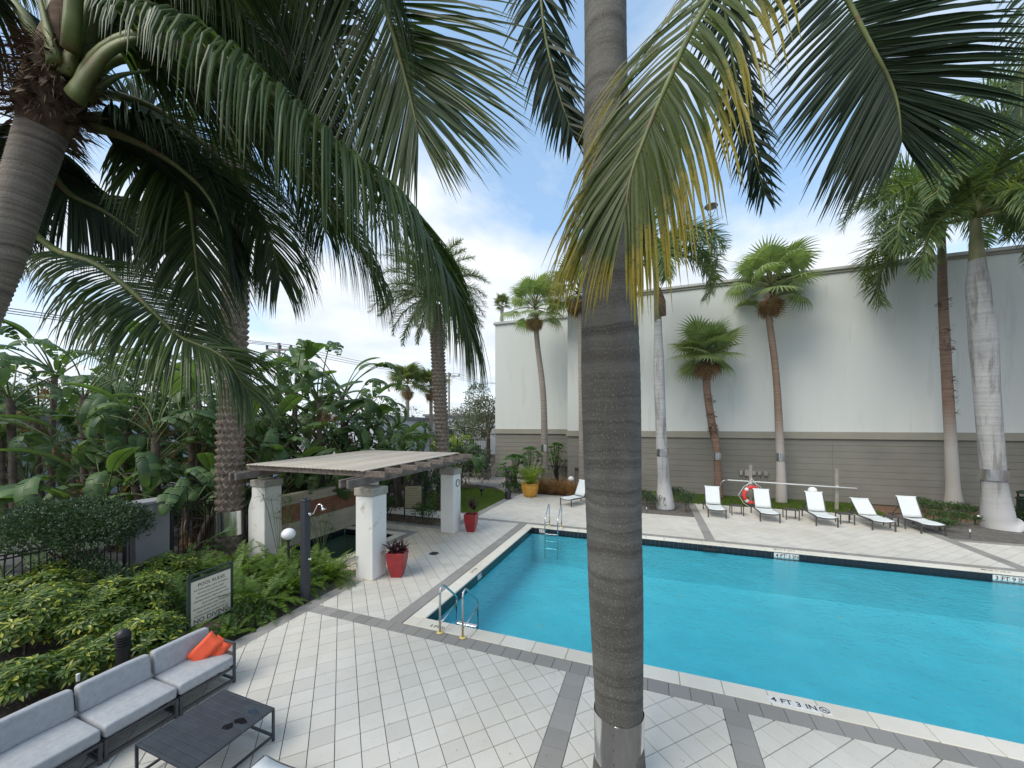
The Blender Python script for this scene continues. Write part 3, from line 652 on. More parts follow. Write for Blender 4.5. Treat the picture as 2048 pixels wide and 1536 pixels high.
# ------------------------------------------------------------------ lamps
def globe(label, p, r, sq=.9):
    t = thing('globe_light', label, 'garden light', (p.x, p.y, 0), group='white globe lights in the planting')
    MB().tube([(0, 0, 0), (0, 0, p.z-r*.8)], .03, 8).build('stake', M['black_metal'], t); MB().lathe([(.06, 0), (.055, .05)], 12, (0, 0, p.z-r*sq-.03)).build('collar', M['black_metal'], t)
    MB().sphere((0, 0, p.z), r, 14, sq).build('globe', M['globe'], t, smooth=True)
globe('white globe light among the ferns left of the shower post', P(577, 1068, 9.6), .165)
globe('white globe light above the tan grasses near the building door', P(1142, 958, 21.3), .17)
globe('white globe light peeking over a lounger by the wall', P(1625, 981, 17.2), .18)
def bollard(label, x, y, H_, r):
    t = thing('bollard_light', label, 'bollard light', (x, y, 0))
    MB().lathe([(r, 0), (r, H_-.22)], 20).build('post', M['black_metal'], t, smooth=True)
    for k in range(4): MB().lathe([(r*.7, 0), (r*1.12, .004), (r*1.12, .022), (r*.7, .035)], 20, (0, 0, H_-.215+k*.042)).build('louvre', M['black_metal'], t)
    MB().lathe([(r*1.12, 0), (r*1.1, .03), (r*.9, .07), (r*.5, .1), (.002, .11)], 20, (0, 0, H_-.05)).build('dome', M['black_metal'], t, smooth=True)
pb = P(246, 1300, 5.9); bollard('black louvred bollard light behind the sofa', pb.x, pb.y, .72, .085)
pb = G(1016, 998)
t = thing('lamp_post', 'slim black post on a stout round base at the lawn corner', 'lamp post', (pb.x, pb.y, 0))
MB().lathe([(.17, 0), (.17, .40), (.14, .46), (.08, .52), (.05, .56)], 18).build('base', M['black_metal'], t, smooth=True); MB().tube([(0, 0, .5), (0, 0, 1.45)], .035, 10).build('shaft', M['black_metal'], t)
MB().lathe([(.05, 0), (.09, .05), (.09, .09), (.02, .14)], 14, (0, 0, 1.42)).build('finial', M['black_metal'], t, smooth=True)
def spot(label, p, s=1.0, white=False):
    t = thing('spotlight', label, 'spotlight', (p.x, p.y, 0), R(30))
    MB().tube([(0, 0, 0), (0, 0, .2*s)], .02*s, 8).build('stake', M['black_metal'], t)
    MB().tube([(0, .04*s, .2*s), (0, -.06*s, .3*s), (0, -.12*s, .36*s)], [.05*s, .09*s, .10*s], 12).build('lamp_housing', M['black_metal'], t)
    if white: MB().sphere((0, -.1*s, .36*s), .09*s, 6, .5).build('lens', M['white'], t)
spot('small black spotlight standing on the lawn', G(963, 993), 1.5)
spot('black spotlight with a white lens beside the big royal palm', G(1950, 1049), 1.0, True)
def stake(label, p, H_):
    t = thing('path_stake', label, 'stake light', (p.x, p.y, 0)); MB().tube([(0, 0, 0), (0, 0, H_*.7)], .012, 6).build('stake', M['grey_metal'], t)
    MB().lathe([(.02, H_*.7), (.024, H_), (.004, H_+.01)], 10).build('tip', M['white'], t)
stake('thin white topped stake in the mulch behind the sofa', P(156, 1395, 5.5), .34); stake('short white stake light in the mulch before the right royal palm', G(1940, 1076), .3); stake('short white stake light beside the small left bed', G(1293, 1026), .25)
t = thing('floor_drain', 'round dark grate drain in the paving right of the pergola', 'drain', tuple(G(868, 1107))[:2]+(.003,))
MB().lathe([(.001, .004), (.14, .004), (.15, 0)], 24).build('grate', M['grey_metal'], t)
for k in range(5): MB().box((0, -.08+k*.04, .006), (.2-abs(k-2)*.03, .012, .003)).build('slot', M['rubber'], t)

# ------------------------------------------------------------------ big white building
WY, WX0 = 17.4, -.72      # main wall plane and its left corner
WY2, WX2 = 20.3, -7.05
b = thing('store_building', 'large windowless white building with grey brown panelled base behind the pool', 'building', (12, WY, 0))
def bb(x0, x1, y0, y1, z0, z1, name, mat, bev=0.0):
    return MB().box(((x0+x1)/2-12, (y0+y1)/2-WY, (z0+z1)/2), (x1-x0, y1-y0, z1-z0), bev=bev).build(name, M[mat], b)
bb(WX0, 42, WY, 40, 3.64, 12.0, 'upper_wall', 'wall_up'); bb(WX2, WX0, WY2, 40, 3.70, 11.8, 'upper_wall', 'wall_up')
bb(WX0+.03, 42, WY+.06, 40, -.1, 3.2, 'base_wall', 'wall_low'); bb(WX2+.03, WX0+.03, WY2+.06, 40, -.1, 3.26, 'base_wall', 'wall_low')
bb(WX0-.10, 42, WY-.10, WY+.3, 3.27, 3.637, 'belt_course', 'wall_belt', .01); bb(WX2-.10, WX0-.1, WY2-.10, WY2+.3, 3.33, 3.697, 'belt_course', 'wall_belt', .01)
bb(WX0-.12, 42, WY-.14, WY+.5, 12.0, 12.16, 'cornice', 'cornice', .02); bb(WX0-.06, 42, WY-.07, WY+.4, 11.86, 11.998, 'cornice', 'wall_belt', .02)
bb(WX2-.12, WX0-.12, WY2-.14, WY2+.5, 11.8, 12.0, 'cornice', 'cornice', .02)
bb(WX2-.2, WX0+3, 25, 39, 11.99, 14.9, 'rear_block', 'wall_up'); bb(WX2-.3, WX0+3.2, 24.8, 39.2, 14.9, 15.3, 'rear_cornice', 'cornice', .03)
nr = 10; ph = 3.27/nr
for i in range(nr):      # horizontal panel courses, each split at wide joints
    zc = (i+.5)*ph
    if i < 8:
        bb(WX0, .08, WY, WY+.055, zc-ph/2+.004, zc+ph/2-.004, 'panel', 'wall_low', .006); xs_ = [1.12,  13.2, 23.2, 33, 42]
    else: xs_ = [WX0, 3.2, 13.2, 23.2, 33, 42]
    for a, c in zip(xs_, xs_[1:]): bb(a+.002, c-.002, WY, WY+.055, zc-ph/2+.004, zc+ph/2-.004, 'panel', 'wall_low', .006)
    bb(WX2, WX0-.01, WY2, WY2+.055, zc*1.018-ph/2+.006, zc*1.018+ph/2-.006, 'panel', 'wall_low', .006)
bb(.14, 1.06, WY+.02, WY+.05, 0, 2.55, 'door', 'door'); bb(.08, .14, WY-.02, WY+.05, 0, 2.6, 'door_frame', 'door'); bb(1.06, 1.12, WY-.02, WY+.05, 0, 2.6, 'door_frame', 'door'); bb(.14, 1.06, WY-.02, WY+.05, 2.55, 2.6, 'door_frame', 'door')
MB().sphere((.23-12, -.03, 1.1), .03, 6).build('door_knob', M['steel'], b); bb(.4, .85, WY+.0, WY+.022, .3, .9, 'louvre_panel', 'wall_low')
for x, top in ((2.05, 0), (13.2, 0)):   # slim vertical control joints on the render coat
    bb(x, x+.03, WY-.004, WY+.02, 3.7, 11.8, 'control_joint', 'wall_up')
# ------------------------------------------------------------------ things along the wall
t = thing('utility_box_row', 'row of small grey electrical boxes and conduits on the wall', 'electrical boxes', (9.6, WY-.04, 1.0))
for i, (x, w_, h_) in enumerate(((-.55, .14, .26), (-.25, .26, .34), (.06, .16, .2), (.32, .15, .2), (.62, .16, .22))):
    MB().box((x, -.05, .35), (w_, .12, h_), bev=.01).build('box', M['insul'], t)
    MB().tube([(x, -.04, .25), (x+.03, -.04, 0), (x-.06, -.04, -.12), (x-.02, -.04, -.5)], .012, 6).build('conduit', M['insul'], t)
def wood_post(x, y, H_, label):
    t = thing('timber_post', label, 'post', (x, y, 0)); MB().box((0, 0, H_/2), (.13, .10, H_), bev=.008).build('post', M['cap'], t)
    MB().box((0, -.07, 1.12), (.10, .05, .05)).build('hook', M['white'], t); return t
p1 = P(1501, 930, 18.6); p2 = P(1673, 938, 17.6)
wood_post(p1.x, p1.y, p1.z, 'tall grey timber post holding the life ring'); wood_post(p2.x, p2.y, p2.z, 'grey timber post in the grass near the fourth lounger')
a0 = P(1455, 960, 19.0); a1 = P(1714, 977, 17.2); dd = (a1-a0).normalized()
t = thing('shepherds_crook_pole', 'long white rescue pole with curved hook across two posts', 'rescue pole', a0)
MB().tube([(0, 0, 0), tuple((a1-a0)*.5), tuple(a1-a0)], .03, 8).build('pole', M['white'], t, smooth=True)
hk = [Vector((0, 0, 0)), -dd*.16+UP*-.03, -dd*.28+UP*-.14, -dd*.34+UP*-.35, -dd*.33+UP*-.8, -dd*.26+UP*-1.05]
MB().tube([tuple(p) for p in hk], .018, 8).build('hook', M['steel'], t, smooth=True)
rc = P(1504, 990, 18.25)
t = thing('life_ring', 'orange red life ring with white bands hanging on a timber post', 'life ring', rc)
def ring_pt(a, r): return tuple(CR*math.cos(a)*r + UP*math.sin(a)*r)
for k in range(4):
    a0_, a1_ = k*PI/2+.16+PI/4, (k+1)*PI/2-.16+PI/4
    MB().tube([ring_pt(a0_+(a1_-a0_)*i/8, .38) for i in range(9)], .085, 10).build('ring_segment', M['ring'], t, smooth=True)
    MB().tube([ring_pt(a0_-.32+.32*i/4, .38) for i in range(5)], .088, 10).build('white_band', M['white'], t, smooth=True)
    MB().tube([ring_pt(a0_-.16, .57), ring_pt(a0_+PI/4-.16, .66), ring_pt(a1_+.16, .57)], .012, 5).build('grab_rope', M['white'], t)
MB().tube([(0, 0, .8), ring_pt(PI/2+.5, .52)], .014, 5).build('hanging_rope', M['white'], t); MB().tube([(0, 0, .8), ring_pt(PI/2-.5, .52)], .014, 5).build('hanging_rope', M['white'], t)
pb = P(2044, 1000, 15.2)
t = thing('litter_bin', 'dark green slatted litter bin at the right edge behind the royal palm', 'bin', (pb.x+.25, pb.y, 0))
for i in range(22):
    a = 2*PI*i/22; MB().box((math.cos(a)*.34, math.sin(a)*.34, .52), (.02, .06, .92), a).build('slat', M['sign_green'], t)
MB().lathe([(.30, .05), (.31, .98)], 20).build('liner', M['rubber'], t); MB().lathe([(.37, 0), (.37, .06)], 24).build('base_ring', M['sign_green'], t)
MB().lathe([(.38, .98), (.38, 1.04), (.34, 1.05)], 24).build('rim', M['sign_green'], t)
for i in range(4): a = PI/4+i*PI/2; MB().box((math.cos(a)*.31, math.sin(a)*.31, 1.14), (.05, .05, .2), a).build('hood_post', M['sign_green'], t)
MB().lathe([(.36, 1.22), (.36, 1.27), (.25, 1.33), (.002, 1.36)], 24).build('hood', M['sign_green'], t, smooth=True)

# ------------------------------------------------------------------ loungers and side tables
def make_lounger(ang):
    L_, W_, hz_ = 1.95, .68, .36; hinge = 1.10
    t = thing('sun_lounger', '-', 'lounger', (0, 0, 0), group='white sun loungers')
    for s_ in (-1, 1):
        MB().bar((s_*W_/2, .0, hz_), (s_*W_/2, L_, hz_-.02), .035, .05, bev=.006).build('side_rail', M['brown_metal'], t)
        for y in (.03, L_-.25): MB().box((s_*W_/2, y, (hz_-.02)/2), (.045, .045, hz_-.02), bev=.006).build('leg', M['brown_metal'], t)
        MB().bar((s_*(W_/2-.03), hinge, hz_+.01), (s_*(W_/2-.03), hinge+math.cos(ang)*.84, hz_+.01+math.sin(ang)*.84), .03, .03, bev=.005).build('back_rail', M['brown_metal'], t)
        MB().bar((s_*(W_/2-.06), hinge+math.cos(ang)*.5, hz_+math.sin(ang)*.5), (s_*(W_/2-.06), L_-.15, hz_), .018, .018).build('back_strut', M['brown_metal'], t)
    MB().tube([(-W_/2, 0, hz_), (-W_/4, -.01, hz_-.035), (0, -.015, hz_-.045), (W_/4, -.01, hz_-.035), (W_/2, 0, hz_)], .02, 6).build('foot_rail', M['brown_metal'], t)
    MB().bar((-W_/2, L_, hz_-.02), (W_/2, L_, hz_-.02), .04, .04).build('head_rail', M['brown_metal'], t)
    def sling(p, nrm, ny, depth, name):     # sagging fabric between rails
        m = MB(); vs = []; nx = 8
        for side in (0, 1):
            for j in range(ny+1):
                for i in range(nx+1):
                    q = p(i/nx, j/ny); sag = (1-(2*i/nx-1)**2)*depth; vs.append(tuple(Vector(q)-nrm*(sag+side*.012)))
        k = (nx+1)*(ny+1); fs = []
        for j in range(ny):
            for i in range(nx):
                a = j*(nx+1)+i; fs.append((a, a+1, a+nx+2, a+nx+1)); fs.append((k+a, k+a+nx+1, k+a+nx+2, k+a+1))
        for j in range(ny): a = j*(nx+1); fs.append((a, a+nx+1, k+a+nx+1, k+a)); a += nx; fs.append((a, k+a, k+a+nx+1, a+nx+1))
        for i in range(nx): fs.append((i, k+i, k+i+1, i+1)); a = ny*(nx+1)+i; fs.append((a, a+1, k+a+1, k+a))
        m.add(vs, fs); m.build(name, M['sling'], t, smooth=True)
    w2 = W_/2-.02
    sling(lambda u, v: (-w2+2*w2*u, .01+v*(hinge-.02), hz_+.03+.012*math.sin(v*PI*2)), UP, 8, .035, 'seat_sling')
    cd = Vector((0, math.cos(ang), math.sin(ang))); nm = Vector((0, -math.sin(ang), math.cos(ang)))
    sling(lambda u, v: tuple(Vector((-w2+2*w2*u, hinge+.01, hz_+.035))+cd*(v*.86)), nm, 6, .02, 'back_sling')
    return t
l60 = make_lounger(R(62)); l40 = make_lounger(R(40))
lst = [(7.03, 11.50, 0, l60, 'leftmost white lounger of the wall row, left of the orange life ring', 0),
       (8.95, 11.45, -1, None, 'white lounger in the row partly covering the orange life ring', 0),
       (10.85, 11.45, -2, None, 'white lounger with a globe light showing above its backrest', 0),
       (12.60, 11.47, 1, l40, 'white lounger with the lowest backrest in the wall row', 0),
       (14.02, 11.50, 2, None, 'white lounger at the right end of the wall row beside green shrubs', 0),
       (.42, 11.55, -27, None, 'white lounger standing alone beyond the pool near tan grasses', 1)]
for (x, y, a, proto, lab, solo) in lst:
    o = proto or copy_tree(l60); o.location = (x, y, 0); o.rotation_euler = (0, 0, R(a)); tag(o, lab, 'lounger', 'white sun loungers')
pc = P(543, 1513, 4.16); o = copy_tree(l40); o.location = (pc.x+.33, pc.y-.05, 0); o.rotation_euler = (0, 0, R(180)+R(3)); tag(o, 'white lounger in the foreground cut off by the bottom edge beside the dark table', 'lounger', 'white sun loungers')
def side_table():
    t = thing('side_table', '-', 'side table', (0, 0, 0), group='dark side tables between the loungers')
    for i in range(5): MB().box((0, -.2+i*.1, .405), (.48, .088, .02), bev=.004).build('slat', M['brown_metal'], t)
    for s_ in (-1, 1):
        MB().box((s_*.235, 0, .39), (.025, .48, .035)).build('rail', M['brown_metal'], t)
        for y in (-.22, .22): MB().box((s_*.225, y, .19), (.035, .035, .38), bev=.004).build('leg', M['brown_metal'], t)
    return t
st = side_table()
for i, (x, y, lab) in enumerate([(7.95, 12.55, 'dark side table between the first lounger and the life ring lounger'), (9.95, 12.45, 'dark side table in front of the slim palm trunk'),
                      (11.75, 12.35, 'dark side table at the foot of the timber post'), (13.3, 12.35, 'dark side table left of the end lounger'), ]):
    o = st if i == 0 else copy_tree(st); o.location = (x, y, 0); tag(o, lab)

# ------------------------------------------------------------------ sofa, pillows, coffee table
def sofa_module(arm):
    t = thing('sofa_section', '-', 'sofa', (0, 0, 0), group='grey outdoor sofa sections'); Ln, Dp = .74, .74   # back on -X, length on Y
    g = 'grey_metal'
    for sx in (-Dp/2, Dp/2):
        for sy in (-Ln/2+.018, Ln/2-.018):
            MB().box((sx, sy, .13 if not (arm and sy > 0) else .31), (.035, .035, .26 if not (arm and sy > 0) else .62), bev=.004).build('leg', M[g], t)
        MB().box((sx, 0, .245), (.035, Ln-.07, .035), bev=.004).build('frame_rail', M[g], t); MB().box((sx, 0, .06), (.028, Ln-.07, .028)).build('frame_rail', M[g], t)
    for sy in (-Ln/2+.018, Ln/2-.018): MB().box((0, sy, .245), (Dp-.035, .032, .035)).build('frame_rail', M[g], t); MB().box((0, sy, .06), (Dp-.035, .028, .028)).build('frame_rail', M[g], t)
    for k in range(6): MB().box((-Dp/2+.08+k*.115, 0, .262), (.06, Ln-.05, .012)).build('seat_slat', M[g], t)
    MB().box((-Dp/2-.0, 0, .60), (.03, Ln-.01, .03)).build('back_rail', M[g], t)
    for sy in (-Ln/2+.018, Ln/2-.018): MB().box((-Dp/2, sy, .42), (.03, .03, .34)).build('back_post', M[g], t)
    if arm:
        for z in (.61, .44): MB().box((0, Ln/2-.018, z), (Dp, .035, .03), bev=.004).build('arm_rail', M[g], t)
    link('seat_cushion', rbox_mesh('seat_cushion', (.73, Ln-.015, .14), .03, M['cushion'], puff=.012, wob=.004), t, loc=(.01, 0, .345))
    link('back_cushion', rbox_mesh('back_cushion', (.13, Ln-.02, .33), .035, M['cushion'], puff=.01, wob=.005, seed=3), t, loc=(-.27, 0, .575), rot=(0, R(-9), 0))
    return t
sA = sofa_module(True); sB = sofa_module(False)
SXX = -2.06
sA.location = (SXX, -3.03, 0); tag(sA, 'grey sofa section with an arm frame holding two orange pillows')
sB.location = (SXX, -3.785, 0); tag(sB, 'middle grey cushioned sofa section beside the low dark table')
sC = copy_tree(sB); sC.location = (SXX, -4.54, 0); tag(sC, 'grey sofa section in the bottom left corner of the photo')
sD = copy_tree(sB); sD.location = (SXX, -5.30, 0); tag(sD, 'grey sofa section reaching out past the left edge of the photo')
def pillow(label, c, rot, s=.36, t_=.12, seed=0, asp=1.0):
    n = 12; m = MB(); vs = []
    for side in (1, -1):
        for j in range(n+1):
            for i in range(n+1):
                u, v = 2*i/n-1, 2*j/n-1; h = max(0, (1-u**4)*(1-v**4))**.55*t_/2
                pin = 1-.10*(1-abs(u)**2)*abs(v)**3*0 ; x = u*s/2*(1-.07*(1-v*v)*0-.06*(1-abs(v))*abs(u)**3); y = v*s/2*(1-.06*(1-abs(u))*abs(v)**3)
                wz = noise.noise(Vector((u*2.2+seed, v*2.2, side)))*.018*(1-max(abs(u), abs(v))**4); vs.append((x, y*asp, side*(h+.001)+wz))
    k = (n+1)**2; fs = []
    for j in range(n):
        for i in range(n): a = j*(n+1)+i; fs.append((a, a+1, a+n+2, a+n+1)); fs.append((k+a, k+a+n+1, k+a+n+2, k+a+1))
    for i in range(n):
        fs.append((i, k+i, k+i+1, i+1)); a = n*(n+1)+i; fs.append((a, a+1, k+a+1, k+a)); a = i*(n+1); fs.append((a, a+n+1, k+a+n+1, k+a)); a += n; fs.append((a, k+a, k+a+n+1, a+n+1))
    m.add(vs, fs); o = m.build('orange_pillow', M['orange'], smooth=True, loc=c, rot=rot); tag(o, label, 'pillow'); 
    MB().box((-s/2-.006, -s*.3*asp, 0), (.03, .03, .003)).build('care_tag', M['white'], o)
    return o
def axes(lx, nz): lx = lx.normalized(); nz = (nz-lx*nz.dot(lx)).normalized(); return Matrix((lx, nz.cross(lx), nz)).transposed().to_euler()
pa = P(410, 1299, 5.78); pb_ = P(436, 1299, 5.86)
pillow('larger orange pillow leaning diagonally on the sofa back', pa, axes(CR*.55+CF*.35+UP*.62, CR*.55-CF*.45+UP*.6), .44, .14, 1, .62)
pillow('orange pillow tucked behind the larger one against the sofa arm', pb_, axes(CR*.45+CF*.25+UP*.75, CR*.35-CF*.7+UP*.5), .34, .11, 5, .8)
ct = thing('coffee_table', 'low dark slatted metal coffee table with puddles on top', 'coffee table', (-.565, -3.695, 0))
TW, TL, TH = .96, .94, .42
for k in range(10): MB().box((0, -TL/2+.04+(k+.5)*(TL-.08)/10, TH-.011), (TW-.05, (TL-.08)/10-.004, .02), bev=.003).build('slat', M['table_top'], ct)
for s_ in (-1, 1):
    MB().box((s_*(TW/2-.0125), 0, TH-.013), (.025, TL, .026), bev=.003).build('frame_rail', M['table_top'], ct); MB().box((0, s_*(TL/2-.02), TH-.013), (TW-.05, .036, .026), bev=.003).build('frame_rail', M['table_top'], ct)
    MB().box((s_*(TW/2-.0125), 0, .07), (.024, TL-.05, .024)).build('stretcher', M['table_top'], ct); MB().box((0, s_*(TL/2-.0125), .07), (TW-.05, .024, .024)).build('stretcher', M['table_top'], ct)
    for q in (-1, 1): MB().box((s_*(TW/2-.0125), q*(TL/2-.0125), (TH-.026)/2), (.025, .025, TH-.026)).build('leg', M['table_top'], ct)
wp = pmat('puddle', (.012, .014, .018), None, 3, .03, 0)
for (x, y, a, b_, r_) in ((.29, .33, .07, .028, .5), (.30, .17, .085, .035, .2), (.24, .06, .055, .04, .9)):
    m = MB(); m.prism([(x+math.cos(i*PI/12)*a*(1+.16*math.sin(i*PI/6+r_)), y+math.sin(i*PI/12)*b_*1.3*(1+.2*math.cos(i*PI/4+r_))) for i in range(24)], TH-.001, TH+.0012, .001); m.build('puddle', wp, ct)

# ------------------------------------------------------------------ fences
def fence(label, p0, p1, h, step=.115, posts=2.4, cat='fence', name='metal_fence', r=.009, z0=.0):
    p0 = Vector(p0); p1 = Vector(p1); d = p1-p0; Ln = d.length; a = math.atan2(d.y, d.x)
    t = thing(name, label, cat, (p0.x, p0.y, 0), a)
    pk = MB().box((0, 0, h/2+.03), (r*2, r*2, h-.1)).mesh('picket', M['black_metal'])
    for i in range(int(Ln/step)): link('picket', pk, t, loc=(i*step+.06, 0, z0))
    pm = MB().box((0, 0, h/2), (.06, .06, h+.05), bev=.004).mesh('post', M['black_metal'])
    for i in range(int(Ln/posts)+1): link('post', pm, t, loc=(min(i*posts, Ln), 0, z0))
    for z in (.12, h-.1, h-.02): MB().box((Ln/2, 0, z+z0), (Ln, .03, .03)).build('rail', M['black_metal'], t)
    return t
fence('long black picket fence behind the hedge and tropical plants', (-8.05, -6.0, 0), (-8.05, -.95, 0), 1.35)
fence('black picket fence behind the date palm and spa wall', (-8.3, -.1, 0), (-8.3, 8.2, 0), 1.75)
fence('black picket fence behind the lawn shrubs', (-9.6, 8.4, 0), (-9.6, 19.4, 0), 1.75, .13)
t = thing('stucco_pier', 'grey stucco wall pier behind the dark clipped hedge', 'pier', (-8.3, -.62, 0))
MB().box((0, 0, .95), (.5, .74, 1.9), bev=.012).build('shaft', M['grey_stucco'], t); MB().box((0, 0, 1.94), (.6, .84, .08), bev=.012).build('cap', M['grey_stucco'], t)
t = thing('low_wall', 'low grey brown wall with white coping left of the big building', 'low wall', (-8.6, 19.6, 0))
MB().box((0, 0, .45), (2.9, .25, .9), bev=.01).build('wall', M['wall_low'], t); MB().box((0, 0, .95), (3.0, .34, .1), bev=.012).build('coping', M['stucco'], t)
t = fence('black metal gate section on the low wall beside the building corner', (-10.0, 19.6, 0), (-7.2, 19.6, 0), 1.9, .14, 1.4, 'gate', 'metal_gate', z0=1.0)
fence('short black railing by the yellow pot planting', (-4.3, 15.6, 0), (-4.3, 17.6, 0), 1.25, .12, 1.0, 'railing', 'metal_railing')
fence('short black railing in front of the building base by the tan grasses', (-2.6, 18.6, 0), (.05, 17.25, 0), 1.25, .12, 1.2, 'railing', 'metal_railing')

# ------------------------------------------------------------------ vegetation builders
def crom(pts, n):
    pts = [Vector(p) for p in pts]; q = [pts[0]*2-pts[1]]+pts+[pts[-1]*2-pts[-2]]; out = []
    segs = len(pts)-1
    for i in range(n+1):
        t = i/n*segs; k = min(int(t), segs-1); u = t-k; a, b, c, d = q[k:k+4]
        out.append(((b*2)+(c-a)*u+(a*2-b*5+c*4-d)*u*u+(b*3-a-c*3+d)*u*u*u)*.5)
    return out
def blade(m, p, d, wd, ln, w_, segs, droop, fold=0.0, rg=None, curl=0.0):
    """one leaflet: tapered strip, optionally V-folded, bending down under its weight"""
    s = wd; step = ln/segs; vs = []; uvs = []; q = Vector(p); dr = d.copy()
    prof = [.55, 1.0, .95, .72, .40, .04] if segs == 5 else ([.6, 1, .8, .05] if segs == 3 else [.6, 1, .9, .55, .04])
    rows = []
    for k in range(segs+1):
        n = dr.cross(s).normalized(); wv = w_*.5*prof[min(k, len(prof)-1)]
        if fold: rows.append([q-s*wv-n*wv*fold*0, q+n*wv*fold, q+s*wv])
        else: rows.append([q-s*wv, q+s*wv])
        q = q+dr*step; dr = (dr+Vector((0, 0, -1))*droop*(k+1)/segs).normalized(); s = (s-dr*s.dot(dr)).normalized()
        if curl: s = (s+n*curl).normalized()
    c = len(rows[0]); fs = []
    for r in rows: vs += r
    for k in range(segs):
        for j in range(c-1):
            fs.append((k*c+j, k*c+j+1, (k+1)*c+j+1, (k+1)*c+j)); uvs.append([(0, k/segs), (1, k/segs), (1, (k+1)/segs), (0, (k+1)/segs)])
    m.add(vs, fs, uvs)
def pinnate(ctrl, side, n=70, ln=.8, w_=.04, droop=.3, a0=70, a1=25, start=.12, segs=4, fold=0.0, seed=0, rad=(.03, .004), lift=.1, plume=0.0, prof=None, jit=.12, n2=28, split=.0):
    """feather leaf: returns rachis and leaflet mesh builders"""
    rg = random.Random(seed); pts = crom(ctrl, n2); rm = MB(); k = len(pts)
    rm.tube(pts, [rad[0]*(1-(i/(k-1)))**.8+rad[1] for i in range(k)], 6)
    S = Vector(side).normalized(); T = [(pts[min(i+1, k-1)]-pts[max(i-1, 0)]).normalized() for i in range(k)]
    fr = []
    for i in range(k): S = (S-T[i]*S.dot(T[i])).normalized(); fr.append((T[i], S.copy(), S.cross(T[i])))
    lm = MB(); prof = prof or (lambda t: min(1, .45+2.2*t)*(1 if t < .6 else 1-.55*((t-.6)/.4)**1.5))
    for i in range(n):
        u = start+(1-start)*(i+.5)/n; x = u*(k-1); j = min(int(x), k-2); f = x-j
        p = pts[j].lerp(pts[j+1], f); Tt, Ss, Nn = fr[j]
        if Nn.z < -.2: Nn = -Nn
        t = (u-start)/(1-start); an = R(a0+(a1-a0)*t)
        for sg in (-1, 1):
            if rg.random() < .03: continue
            aa = an+rg.uniform(-jit, jit); pl = rg.choice((-1, 0, 1))*plume+rg.uniform(-.3, .3)*plume
            d = (Tt*math.cos(aa)+Ss*(sg*math.sin(aa))+Nn*(lift+pl+rg.uniform(-.06, .06))).normalized()
            wd = (Tt*math.sin(aa)-Ss*(sg*math.cos(aa))+Nn*rg.uniform(-.35, .35)).normalized(); wd = (wd-d*wd.dot(d)).normalized()
            blade(lm, p+Ss*sg*rad[0]*.5*(1-t), d, wd, ln*prof(t)*rg.uniform(.88, 1.08), w_*rg.uniform(.85, 1.1)*(1-.35*t), segs, droop*rg.uniform(.7, 1.4), fold, rg)
    return rm, lm
def frond(parent, org, ctrl, side, leaf, pet='petiole', name='frond', label=None, **k):
    rm, lm = pinnate([Vector(c)-org for c in ctrl], side, **k)
    f = rm.build(name, M[pet], parent, smooth=True); l = lm.build('leaflets', M[leaf], f); l['kind'] = 'stuff'
    if label: f['label'] = label
    return f
def trunk(parent, pts, rads, mat, n=20, ring=0.0, ringh=.06, seed=0, name='trunk', nz=None):
    L_ = sum((Vector(pts[i+1])-Vector(pts[i])).length for i in range(len(pts)-1)); k = nz or max(8, int(L_/(ringh/2.0)) if ring else int(L_/.12))
    P_ = crom(pts, k); rr_ = []
    for i in range(k+1):
        t = i/k*(len(rads)-1); j = min(int(t), len(rads)-2); f = t-j; f = f*f*(3-2*f); r = rads[j]*(1-f)+rads[j+1]*f
        rr_.append(r*(1+(ring if i % 2 else -ring)+noise.noise(Vector((i*.7, seed, 0)))*ring*.7))
    m = MB(); m.tube(P_, rr_, n); return m.build(name, M[mat], parent, smooth=True)
def metal_band(parent, c, r, h, label=None, tilt=None):
    m = MB(); n = 48; vs = []; 
    for z in (0, .04, .5, .96, 1):
        for j in range(n): 
            a = 2*PI*j/n; q = r*(1+.012*math.sin(a*5+z*2)+.006*math.sin(a*11)); vs.append((c[0]+math.cos(a)*q, c[1]+math.sin(a)*q, c[2]+(z-.5)*h))
    fs = [(i*n+j, i*n+(j+1) % n, (i+1)*n+(j+1) % n, (i+1)*n+j) for i in range(4) for j in range(n)]
    m.add(vs, fs); o = m.build('metal_band', M['band_metal'], parent, smooth=True)
    a = -PI/2+YAW-.35; MB().box((c[0]+math.cos(a)*r*1.012, c[1]+math.sin(a)*r*1.012, c[2]), (.035, .012, h*.99), a+PI/2).build('band_seam', M['band_metal'], o)
    for z in (-.3, 0, .3):
        MB().sphere((c[0]+math.cos(a-.12)*r*1.02, c[1]+math.sin(a-.12)*r*1.02, c[2]+z*h), .006, 4).build('rivet', M['grey_metal'], o)
    return o

# ------------------------------------------------------------------ centre royal palm, close to the balcony
o_ = P(1239, 1590, 4.05); org = Vector((o_.x, o_.y, 0))
rp_ = thing('royal_palm', 'tall close palm trunk with metal band in the middle of the view', 'palm tree', org)
def q_(px, py, D): return P(px, py, D)-org
zb0 = 0
trunk(rp_, [(0, 0, 0), tuple(q_(1237, 1400, 4.05)), tuple(q_(1226, 1000, 4.05)), tuple(q_(1218, 600, 4.05)), tuple(q_(1212, 200, 4.05)), tuple(q_(1208, -260, 4.1)), tuple(q_(1206, -500, 4.1))],
      [.29, .25, .288, .310, .262, .222, .23, .21], 'bark_near', 40, .0035, .085, 1)
metal_band(rp_, tuple(q_(1237, 1464, 4.05)), .262, .50)
cs0 = q_(1206, -480, 4.1); MB().tube([cs0, cs0+Vector((0, 0, .8)), cs0+Vector((0, 0, 1.6))], [.21, .19, .10], 24).build('crownshaft', M['shaft'], rp_, smooth=True)
top = cs0+Vector((0, 0, 1.5))
